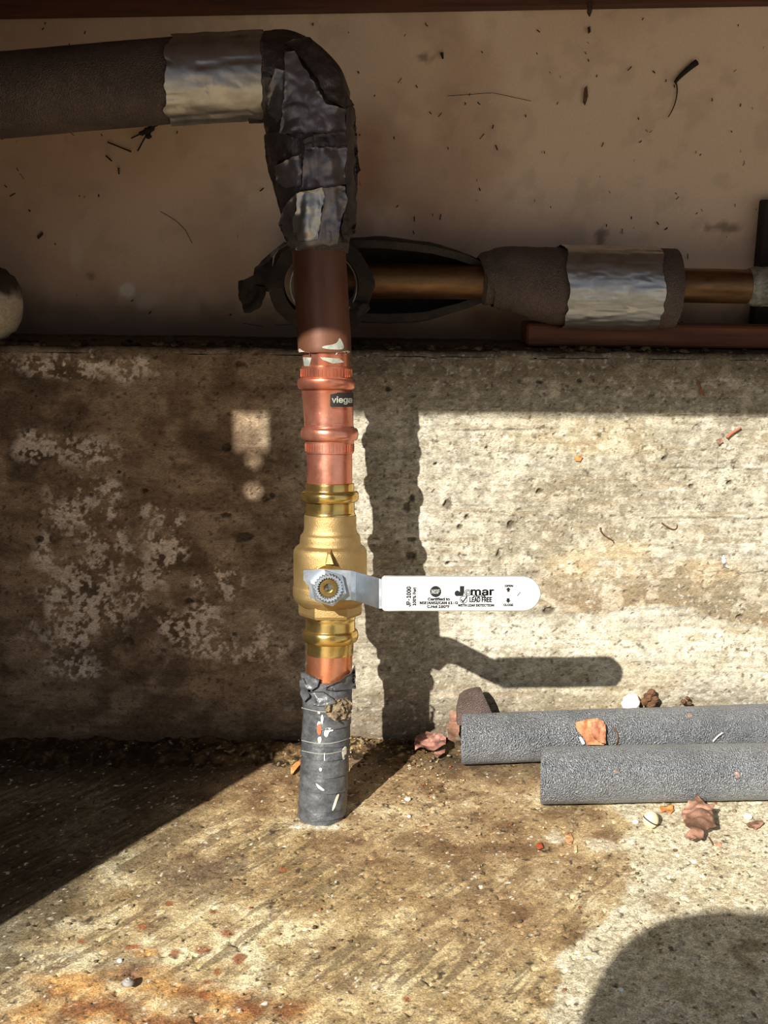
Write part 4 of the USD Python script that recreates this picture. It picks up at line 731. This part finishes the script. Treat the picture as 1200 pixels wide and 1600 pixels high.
obj('leaf_stalk', sweep([on_floor(1107, 1308, .002), on_floor(1112, 1316, .0022), on_floor(1114, 1321, .001)], .0004, 8), 'twig', big)
leaf('small orange leaf scrap at the foot of the front tube', z3([(355, 95), (400, 85), (455, 100), (465, 130), (440, 155), (400, 140), (360, 135)]), .0015, OR, 303, .002)
leaf('flat tan leaf scrap beside the white crumb near the right edge', z3([(1030, 235), (1100, 225), (1150, 222), (1170, 240), (1140, 265), (1105, 283), (1050, 270)]), .0012, BR, 305, .002)
leaf('tiny pale leaf scrap below the crumpled leaf', z3([(780, 385), (835, 378), (838, 405), (790, 412)]), .0008, (lin(206, 160, 124), lin(186, 138, 104)), 307, .001)
leaf('tan leaf scrap on the damp brown patch', [(883, 1303), (892, 1301), (896, 1312), (893, 1319), (884, 1316)], .0010, (lin(206, 160, 112), lin(176, 120, 80)), 309, .001)
leaf('tiny red scrap on the damp brown patch', [(838, 1319), (846, 1317), (849, 1325), (840, 1328)], .0008, (lin(176, 78, 40), lin(140, 60, 36)), 311, .001)
leaf('thin cream scrap next to the tan scrap', [(897, 1322), (901, 1321), (902, 1331), (898, 1332)], .0008, (lin(226, 206, 160), lin(206, 180, 130)), 312, .0006)
z1 = lambda L: [(a/6+600, b/6+1040) for a, b in L]
leaf('curled pinkish leaf left of the rear tube end', z1([(300, 690), (380, 670), (490, 695), (580, 720), (575, 780), (460, 800), (380, 810), (290, 835), (280, 770)]), .006, PK, 313, .005, tilt=.15)
leaf('folded pink leaf tip lying under the curled leaf', z1([(470, 815), (575, 790), (570, 820), (510, 865), (480, 860)]), .003, PK, 315, .002)
leaf('upright shredded leaf at the rear tube end', z1([(600, 520), (650, 500), (700, 560), (705, 660), (670, 720), (600, 700), (590, 640), (620, 600)]), .012, BR, 317, .004, tilt=.35)
leaf('long rusty leaf strip lying left of the taped pipe foot', [(454, 1200), (469, 1190), (470, 1196), (458, 1207), (454, 1208)], .003, OR, 319, .002)
tl_ = TA[0]+TA[1]*.0
def on_tube(px, py, T):
    A, d, r = T; a = ray(px, py); n_ = np.array([0, 1.0, 0]); o = EYE-A
    o2 = o-d*np.dot(o, d); a2 = a-d*np.dot(a, d); qa, qb, qc = np.dot(a2, a2), 2*np.dot(a2, o2), np.dot(o2, o2)-(r+.0008)**2; dd = qb*qb-4*qa*qc
    return EYE+a*((-qb-math.sqrt(max(dd, 0)))/(2*qa))
z2 = lambda L: [(a/6+880, b/6+1070) for a, b in L]
tubeleaf = leaf_sheet([on_tube(*q, TA)+np.array([0, -.0012, .0008]) for q in z2([(110, 350), (150, 345), (215, 330), (290, 325), (370, 345), (390, 420), (400, 545), (370, 570), (220, 566), (190, 500), (130, 420)])], 'leaf', 'dead_leaf', None, .0004, 321, .0035, .0016, (lin(196, 140, 96), lin(160, 96, 60)), label='curled orange brown leaf on the rear foam tube', cat='leaf')
leaf_sheet([on_tube(*q, TA)+np.array([0, -.0035, .002]) for q in z2([(250, 360), (310, 345), (375, 375), (385, 450), (380, 560), (330, 550), (260, 510), (245, 430)])], 'leaf', 'fold', tubeleaf, .0004, 323, .003, .0016, (lin(186, 124, 92), lin(150, 92, 66)))
leaf_sheet([on_tube(*q, TA)+np.array([0, -.001, .0006]) for q in z2([(140, 490), (165, 490), (200, 545), (195, 560), (170, 555)])], 'leaf', 'paper_scrap', None, .0003, 325, .0006, .0012, (lin(244, 240, 230), lin(232, 226, 214)), label='white scrap under the leaf on the rear tube', cat='scrap')
obj('grass_loop', sweep([on_tube(*q, TA)+np.array([0, -.001, .0006]) for q in z2([(470, 400), (495, 440), (510, 490), (505, 530), (490, 560)])], .0004, 8), 'twig', smooth=True, label='bent dry stem beside the leaf on the rear tube', cat='stem')
for lb, T, pl, c in (('small pinkish leaf fleck on the rear tube near the right edge', TA, [(1073, 1116), (1079, 1114), (1082, 1120), (1076, 1123)], GR), ('dull brown fleck on the front tube', TB, [(958, 1204), (963, 1202), (966, 1208), (961, 1210)], GR), ('pink stained fleck on the front tube near the right edge', TB, [(1148, 1206), (1155, 1205), (1157, 1214), (1150, 1216)], GR)):
    leaf_sheet([on_tube(*q, T) for q in pl], 'leaf', 'leaf_fleck', None, .0003, 327, .0004, .0012, c, label=lb, cat='leaf')
obj('straw', sweep([on_tube(1113, 1160, TA)+[0, -.001, .001], on_tube(1120, 1152, TA)+[0, -.001, .001], on_tube(1128, 1146, TA)+[0, -.001, .001]], .0006, 8), 'paint_fleck', smooth=True, label='short straw lying on the rear tube', cat='straw')
# scrap of purple-brown foam behind the rear tube
z6 = lambda L: [(a/6+600, b/6+1040) for a, b in L]
sc_ = [on_y(a, b, -.020) for a, b in z6([(715, 300), (760, 262), (880, 232), (915, 234), (1010, 440), (1010, 560), (690, 560), (690, 420)])]
leaf_sheet(sc_, 'foam_old', 'foam_scrap', None, .007, 331, .0015, .002, label='purple brown foam offcut leaning behind the rear tube end', cat='foam offcut')
def snail(name, c, r, label, mat, cat, seed, split=False):
    th = thing(name, label, cat)
    v, m = [], trimesh.creation.icosphere(4); p = np.array(m.vertices)
    if split:
        d = p@np.array([.45, .05, .9]); k = 1-.10*np.exp(-((d+.1)/.07)**2)
        obj('shell', trimesh.Trimesh(np.asarray(c)+p*k[:, None]*np.asarray(r), m.faces), mat, th, smooth=True)
        nrm = np.array([.45, .05, .9]); nrm /= np.linalg.norm(nrm); a = np.cross(nrm, [0, 1, 0]); a /= np.linalg.norm(a); b = np.cross(nrm, a); an = np.linspace(0, 2*math.pi, 40)
        obj('seam', sweep(np.asarray(c)+np.asarray(r)*((np.cos(an)[:, None]*a+np.sin(an)[:, None]*b)*.93-nrm*.1), .00045, 6, caps=False), 'grime', th, smooth=True, label='dark groove across the shell')
    else:
        an = np.linspace(0, 5*math.pi, 90); q = an/an[-1]; R_ = r*(.12+.48*q); ctr = np.stack([np.cos(an)*R_*.9, np.sin(an)*R_*.9, (1-q)*r*.9], 1)
        obj('whorl', sweep(np.asarray(c)+ctr, R_*.75+.0002, 20, ref=(0, .2, 1)), mat, th, smooth=True); obj('lip', sweep(np.asarray(c)+ctr[-3:], R_[-3:]*.8, 20, ref=(0, .2, 1)), mat, th, smooth=True)
    return th
c = on_floor(1018, 1296); snail('snail_shell', c+[0, .003, .0052], np.array([.0049, .0049, .0056]), 'round cream shell with a dark groove on the pale slab', 'shell', 'shell', 1, True)
c = on_floor(200, 1545); snail('snail_shell', c+[0, 0, .0025], .0034, 'tiny grey snail shell on the slab at the lower left', 'tape_edge', 'shell', 2)
for lb, q, r, mt, nm, ct in (('white crumb beside the flat tan scrap near the right edge', on_floor(1168, 1279), .0024, 'chalk', 'chalk_crumb', 'crumb'), ('small white crumb left of the cream shell', on_floor(993, 1286), .0016, 'chalk', 'chalk_crumb', 'crumb'), ('tiny white crumb on the slab beside the front tube', on_floor(1036, 1254), .0011, 'chalk', 'chalk_crumb', 'crumb'), ('small white pebble on the slab in the dark shadow', on_floor(970, 1548), .0011, 'chalk', 'pebble', 'pebble'), ('tan pebble on the wet dirt near the pipe foot', on_floor(637, 1251), .0018, 'paint_fleck', 'pebble', 'pebble'), ('white pebble in the dirt below the tan pebble', on_floor(639, 1277), .0011, 'chalk', 'pebble', 'pebble'), ('pale fleck on the slab above the tiny snail shell', on_floor(187, 1503), .0012, 'chalk', 'pebble', 'pebble')):
    obj(nm, rough_blob(q+[0, 0, r*.6], np.array([r*1.2, r, r*.75]), int(r*1e5)), mt, smooth=True, label=lb, cat=ct, group='pebbles and crumbs on the slab')
# white lump and brown seed clump sitting behind the rear tube, against the wall
tz = TA[2]*2
obj('chalk_lump', rough_blob(on_y(987, 1094, -.006)-[0, 0, .003], np.array([.0066, .005, .0075]), 7, 3, .3, 2.5), 'chalk', smooth=50, label='white chalky lump behind the rear tube at the wall', cat='lump')
obj('seed_clump', cat_([rough_blob(on_y(1013+dx, 1090+dy, -.008), np.array([.0034, .003, .0032])*s, 11+i, 3, .5, 3) for i, (dx, dy, s) in enumerate(((0, 0, 1), (5, -8, .8), (9, 3, .9), (-6, 6, .8), (4, 10, 1)))]), 'twig', smooth=50, label='dark brown seed clump right of the white lump', cat='seed')
obj('seed_clump', cat_([rough_blob(on_y(1068+dx, 1096+dy, -.008), np.array([.002, .002, .0016])*s, 21+i, 2, .5, 3) for i, (dx, dy, s) in enumerate(((0, 0, 1), (6, -5, .8), (9, 3, .9)))]), 'twig', smooth=50, label='small brown clump above the rear tube near the right edge', cat='seed')
# twigs and bits clinging to the concrete
def stick(label, pts, y, r, mat='twig', name='twig', cat='twig', taper=.5):
    n_ = len(pts); P = np.array([on_y(a, b, y) for a, b in pts]); P = CubicSpline(np.arange(n_), P)(np.linspace(0, n_-1, n_*5)) if n_ > 2 else np.array([P[0]+(P[1]-P[0])*t for t in np.linspace(0, 1, 6)])
    return obj(name, sweep(P, r*np.linspace(1, taper, len(P)), 8, ref=(0, -1, 0.01)), mat, smooth=True, label=label, cat=cat)
stick('reddish twig on the sunlit concrete at the upper right', [(1136, 684), (1142, 678), (1150, 673), (1158, 668)], -.0022, .0011, 'rust')
leaf('brown bud beside the reddish twig', [(1119, 688), (1127, 684), (1130, 690), (1123, 695)], 0, BR, 341, .001, plane='y', y=-.002)
leaf('small orange leaf chip on the sunlit concrete', [(897, 715), (904, 711), (910, 714), (907, 721), (899, 720)], 0, OR, 343, .001, plane='y', y=-.0016)
leaf('brown leaf sliver high on the shaded concrete', [(1090, 594), (1093, 596), (1102, 620), (1096, 616)], 0, (lin(150, 92, 60), lin(120, 72, 48)), 345, .001, plane='y', y=-.002)
stick('thin dark rootlet on the tan concrete', [(938, 824), (944, 836), (955, 843), (958, 848)], -.001, .0006)
stick('fine V shaped straw on the concrete', [(1034, 817), (1052, 827), (1058, 819)], -.0008, .0005)
leaf('grey and white bird speck on the concrete right side', [(1125, 868), (1131, 867), (1134, 876), (1138, 888), (1130, 884)], 0, (lin(235, 232, 226), lin(90, 80, 72)), 347, .0008, plane='y', y=-.0014, name='droppings', cat='droppings')
# bits on the painted panel above the ledge
SYd = .0785
stick('dark seed pod with curled tail on the beige panel', [(1089, 97), (1075, 108), (1062, 120), (1055, 129)], SYd-.0015, .0022, 'grime', 'seed_pod', 'seed pod', .5)
stick('hair thin tail hanging below the dark seed pod', [(1055, 129), (1058, 140), (1055, 160), (1044, 183)], SYd, .0005, 'grime', 'stem', 'stem', .6)
leaf('brown moth shaped husk on the panel left of the seed pod', [(913, 138), (917, 134), (919, 150), (914, 165), (911, 160)], 0, (lin(96, 70, 50), lin(70, 50, 36)), 349, .001, plane='y', y=SYd-.001, name='husk', cat='husk')
leaf('dark wedge of dirt hanging under the timber rail', [(918, 3), (927, 3), (925, 18), (921, 27), (917, 20)], 0, (lin(70, 48, 34), lin(50, 36, 26)), 351, .001, plane='y', y=.054, name='dirt_wedge', cat='dirt')
leaf('dark speck below the wedge of dirt', [(918, 43), (922, 41), (923, 50), (919, 53)], 0, (lin(70, 48, 34), lin(50, 36, 26)), 353, .0006, plane='y', y=SYd-.001, name='husk', cat='husk')
stick('short dark bristle on the panel near the top', [(690, 82), (692, 92)], SYd-.0008, .0012, 'grime', 'bristle', 'bristle')
leaf('dark leaf scrap on the panel at the far left', [(58, 370), (66, 362), (68, 366), (60, 374)], 0, (lin(60, 44, 34), lin(46, 34, 26)), 355, .0006, plane='y', y=SYd-.001, name='husk', cat='husk')
cw = cat_([rough_blob(on_y(230+dx, 205+dy, .070), np.array([.003, .003, .0024])*s, 60+i, 2, .5, 3) for i, (dx, dy, s) in enumerate(((0, 0, 1), (-8, 3, .7), (6, -4, .8), (2, 8, .7)))]+[sweep([on_y(a, b, .077), on_y(c_, d_, .077)], .0005, 6) for a, b, c_, d_ in ((236, 200, 250, 194), (222, 208, 205, 216), (228, 212, 215, 236), (168, 222, 205, 237), (185, 262, 186, 272), (165, 243, 175, 252))])
obj('cobweb_clump', cw, 'grime', smooth=True, label='dark dusty cobweb clump under the silver tape band', cat='cobweb')
rg = random.Random(5); bits = []
for i in range(150):
    a, b = rg.uniform(0, 1195), rg.choice([rg.uniform(30, 370), rg.uniform(30, 520)]); P_ = on_y(a, b, .0790); L = rg.uniform(.0002, .0007)*rg.choice([1, 1, 1, 2.6]); an = rg.uniform(0, math.pi)
    D = np.array([math.cos(an), 0, math.sin(an)])*L; bits.append(sweep([P_-D, P_+[0, -.0004, 0], P_+D+[rg.uniform(-.001, .001), 0, .0008]], [rg.uniform(.00012, .0004)]*3, 6))
for pts in ([(440, 480), (480, 492), (510, 505), (530, 520), (545, 545)], [(430, 508), (470, 507), (505, 505)], [(250, 330), (275, 345), (290, 360), (300, 380)], [(380, 505), (410, 510)], [(700, 150), (770, 145), (830, 158)], [(1060, 470), (1010, 510)]):
    bits.append(sweep([on_y(a if a < 600 else a, b, .0785) for a, b in ((x_*.5 if False else x_, y_) for x_, y_ in pts)], .00016, 6))
obj('grime_flecks', cat_(bits), 'grime', smooth=False, label='scattered dark flecks and cobweb threads on the beige panel', cat='grime', kind='stuff')
# dirt heaped along the foot of the wall, with crumbs
def build_dirt():
    xs = np.arange(-.34, .30, .0012); ys = np.arange(-.055, .004, .0012); X, Y = np.meshgrid(xs, ys, indexing='ij')
    hgt = .010*n2(X*50, Y*50, 401, 4)*sm(-.055, -.008, Y+.018*(n2(X*30, Y*0, 402, 3)-.5))*(1-.75*sm(.05, .10, X))*(1+.5*sm(-.05, -.1, X))+.0022*(n2(X*380, Y*380, 403, 2)-.5)
    Z = hgt-.0022+.004*np.exp(-((X+.03)/.02)**2-((Y+.02)/.02)**2)*n2(X*200, Y*200, 404, 3)
    m_ = n2(X*160, Y*160, 405, 4); c = mixc(mixc(lin(58, 44, 30), lin(120, 94, 62), sm(.35, .65, m_)), lin(196, 172, 124), .8*sm(.66, .78, n2(X*420, Y*420, 406, 2))); c = mixc(c, lin(48, 38, 28), .7*sm(-.06, -.12, X))
    obj('dirt_heap', (np.stack([X, np.minimum(Y, .0025), Z], -1).reshape(-1, 3), grid_faces(*X.shape)), 'dirt', smooth=True, col=c.reshape(-1, 3), label='dark crumbly dirt along the foot of the concrete wall', cat='dirt', kind='stuff')
    r_ = np.random.default_rng(9); ms = []; cs = []
    base = trimesh.creation.icosphere(1); bv = np.array(base.vertices)
    zones = [((430, 1160), (40, 22), 60), ((600, 1180), (70, 30), 90), ((690, 1215), (60, 40), 120), ((640, 1260), (60, 40), 70), ((300, 1170), (280, 40), 120), ((760, 1290), (120, 50), 80), ((565, 1150), (30, 16), 50), ((500, 1450), (480, 120), 150), ((1080, 1330), (120, 60), 50), ((950, 1420), (100, 60), 40)]
    for (cx, cy), (sx_, sy_), k in zones:
        for i in range(k):
            a, b = cx+r_.normal()*sx_*.6, cy+r_.normal()*sy_*.6
            if b < 1152 or b > 1640 or a < -40: continue
            P_ = on_floor(a, b)
            if P_[1] > -.003: continue
            s = min(abs(r_.normal()), 2.2)*.00042+.0003; zz_ = 0.0
            if P_[1] > -.05: zz_ = .004*sm(-.05, -.01, P_[1])*(1-.7*sm(.05, .1, P_[0]))
            ms.append(trimesh.Trimesh(P_+[0, 0, zz_+s*.4]+bv*(1+.35*(r_.random((len(bv), 1))-.5)*2)*s*np.array([1.2, 1, .7]), base.faces, process=False)); t = r_.random(); cs.append(np.tile(mixc(lin(92, 72, 50), lin(206, 186, 148), t**1.4) if r_.random() > .06 else lin(150, 94, 64), (len(bv), 1)))
    obj('grit', cat_(ms), 'dirt', smooth=True, col=np.vstack(cs), label='loose grit and crumbs scattered over the slab', cat='grit', kind='stuff')
build_dirt()
lr_ = np.random.default_rng(12); lm = []; lc = []
base = trimesh.creation.icosphere(1); bv = np.array(base.vertices)
for i in range(170):
    x_ = lr_.uniform(-.28, .30); y_ = abs(lr_.normal())*.014+.004; s = abs(lr_.normal())*.0012+.0006
    lm.append(trimesh.Trimesh(np.array([x_, y_, H+s*.3])+bv*(1+.4*(lr_.random((len(bv), 1))-.5)*2)*s*np.array([1.4, 1, .8]), base.faces, process=False)); lc.append(np.tile(mixc(lin(40, 33, 26), lin(110, 92, 70), lr_.random()), (len(bv), 1)))
obj('ledge_litter', cat_(lm), 'dirt', smooth=True, col=np.vstack(lc), label='dust clods and litter along the top of the concrete ledge', cat='dirt', kind='stuff')

# ------------------------------------------------------------------ the photographer, outside the frame; the shadow at the lower right is cast from here
def limb(chains):
    parts = []
    for ch in chains:
        for (a, ra), (b, rb) in zip(ch[:-1], ch[1:]):
            s0 = m3.Manifold.sphere(ra, 20).translate(list(map(float, a))); s1 = m3.Manifold.sphere(rb, 20).translate(list(map(float, b))); parts.append((s0+s1).hull())
    w = parts[0]
    for p_ in parts[1:]: w = w+p_
    m = w.refine_to_length(.012).to_mesh(); t = trimesh.Trimesh(m.vert_properties[:, :3], m.tri_verts)
    trimesh.smoothing.filter_taubin(t, iterations=6); return t
def build_person():
    th = thing('person', 'person kneeling outside the opening, holding up a phone, shadow falling on the slab', 'person')
    S = np.array([.13, -1.38, 0])
    hipL, hipR = S+[-.09, -.12, .27], S+[.09, -.12, .27]; sh = S+[0, .10, .74]; shL, shR = sh+[-.17, 0, 0], sh+[.17, 0, 0]
    hdc = S+[-.02, .20, .97]
    hl, hr = np.array([-.137, -.805, .350]), np.array([.030, -.832, .32])
    obj('body', limb([[(hdc+[0, -.03, -.06], .062), (sh+[0, .0, .03], .058), (sh+[0, -.02, -.05], .085)], [(hdc+[0, .0, .0], .085), (hdc+[0, .015, -.07], .062)], [(shL, .05), (S+[-.29, .30, .50], .042), (hl+[-.01, -.05, -.015], .03)], [(shR, .05), (S+[.22, .26, .48], .042), (hr+[.02, -.05, -.02], .03)],
        [(hl+[-.01, -.05, -.015], .03), (hl, .040)], [(hl, .041), (hl+[.04, 0, .0], .041), (hl+[.075, 0, -.005], .036)], [(hl, .041), (hl+[.006, -.006, -.045], .044), (hl+[.05, -.006, -.05], .046), (hl+[.04, 0, .0], .041)], [(hl+[.075, 0, -.005], .036), (hl+[.09, -.01, -.05], .040), (hl+[.05, -.006, -.05], .046)], [(hr+[.02, -.05, -.02], .03), (hr, .036)]]+
        [[(hl+[-.012, .012, .024-.017*i], .012), (hl+[.020, .020, .026-.017*i], .010), (hl+[.040, .004, .026-.017*i], .009)] for i in range(4)]+[[(hl+[0, -.01, .03], .013), (hl+[.024, -.022, .03], .010)]]+
        [[(hr+[.01, .012, .024-.017*i], .012), (hr+[-.010, .022, .024-.017*i], .009), (hr+[-.024, .006, .024-.017*i], .008)] for i in range(4)]+[[(hr+[0, -.01, .03], .013), (hr+[-.014, -.018, .03], .010)]]), 'skin', th, smooth=True)
    obj('jacket', limb([[(S+[-.07, -.10, .34], .125), (sh+[-.06, -.03, -.10], .13)], [(S+[.07, -.10, .34], .125), (sh+[.06, -.03, -.10], .13)], [(sh+[-.1, 0, -.02], .075), (shL, .062), (S+[-.29, .30, .50], .052), (S+[-.272, .40, .45], .047)], [(sh+[.1, 0, -.02], .075), (shR, .062), (S+[.22, .26, .48], .052), (S+[.14, .36, .43], .047)]]), 'cloth', th, smooth=True)
    obj('trousers', limb([[(hipL, .115), (S+[-.13, .24, .085], .078), (S+[-.12, -.12, .075], .062), (S+[-.11, -.16, .07], .05)], [(hipR, .115), (S+[.13, .24, .085], .078), (S+[.12, -.12, .075], .062), (S+[.11, -.16, .07], .05)], [(hipL, .12), (hipR, .12)]]), 'denim', th, smooth=True)
    for s in (-1, 1): obj('shoe', limb([[(S+[s*.115, -.17, .055], .045), (S+[s*.115, -.27, .05], .04), (S+[s*.115, -.33, .03], .028)]]), 'shoe', th, smooth=True)
    hv = trimesh.creation.icosphere(4); p_ = np.array(hv.vertices); obj('hair', trimesh.Trimesh(hdc+[0, -.018, .03]+p_*np.array([.089, .098, .088])*(1+.03*n2(p_[:, 0]*6, p_[:, 2]*9, 5, 3))[:, None], hv.faces), 'hair', th, smooth=True)
    up = UP; f0 = EYE-FWD*.012
    pc = f0-RIGHT*.022-UP*.055; ring_ = [(x, y) for x, y in np.array(sg.box(-.030, -.067, .030, .067).buffer(.006, 6).exterior.coords)[:-1]][::-1]
    ph = thing('smartphone', 'dark phone held in both hands in front of the person', 'phone')
    obj('case', ring_slab(np.array(ring_), .008, .002, (pc+FWD*.004, -RIGHT, UP, FWD)), 'phone_body', ph)
    obj('screen', ring_slab(np.array(ring_)*.94, .001, .0003, (pc-FWD*.0052, RIGHT, UP, -FWD)), 'phone_glass', ph)
build_person()
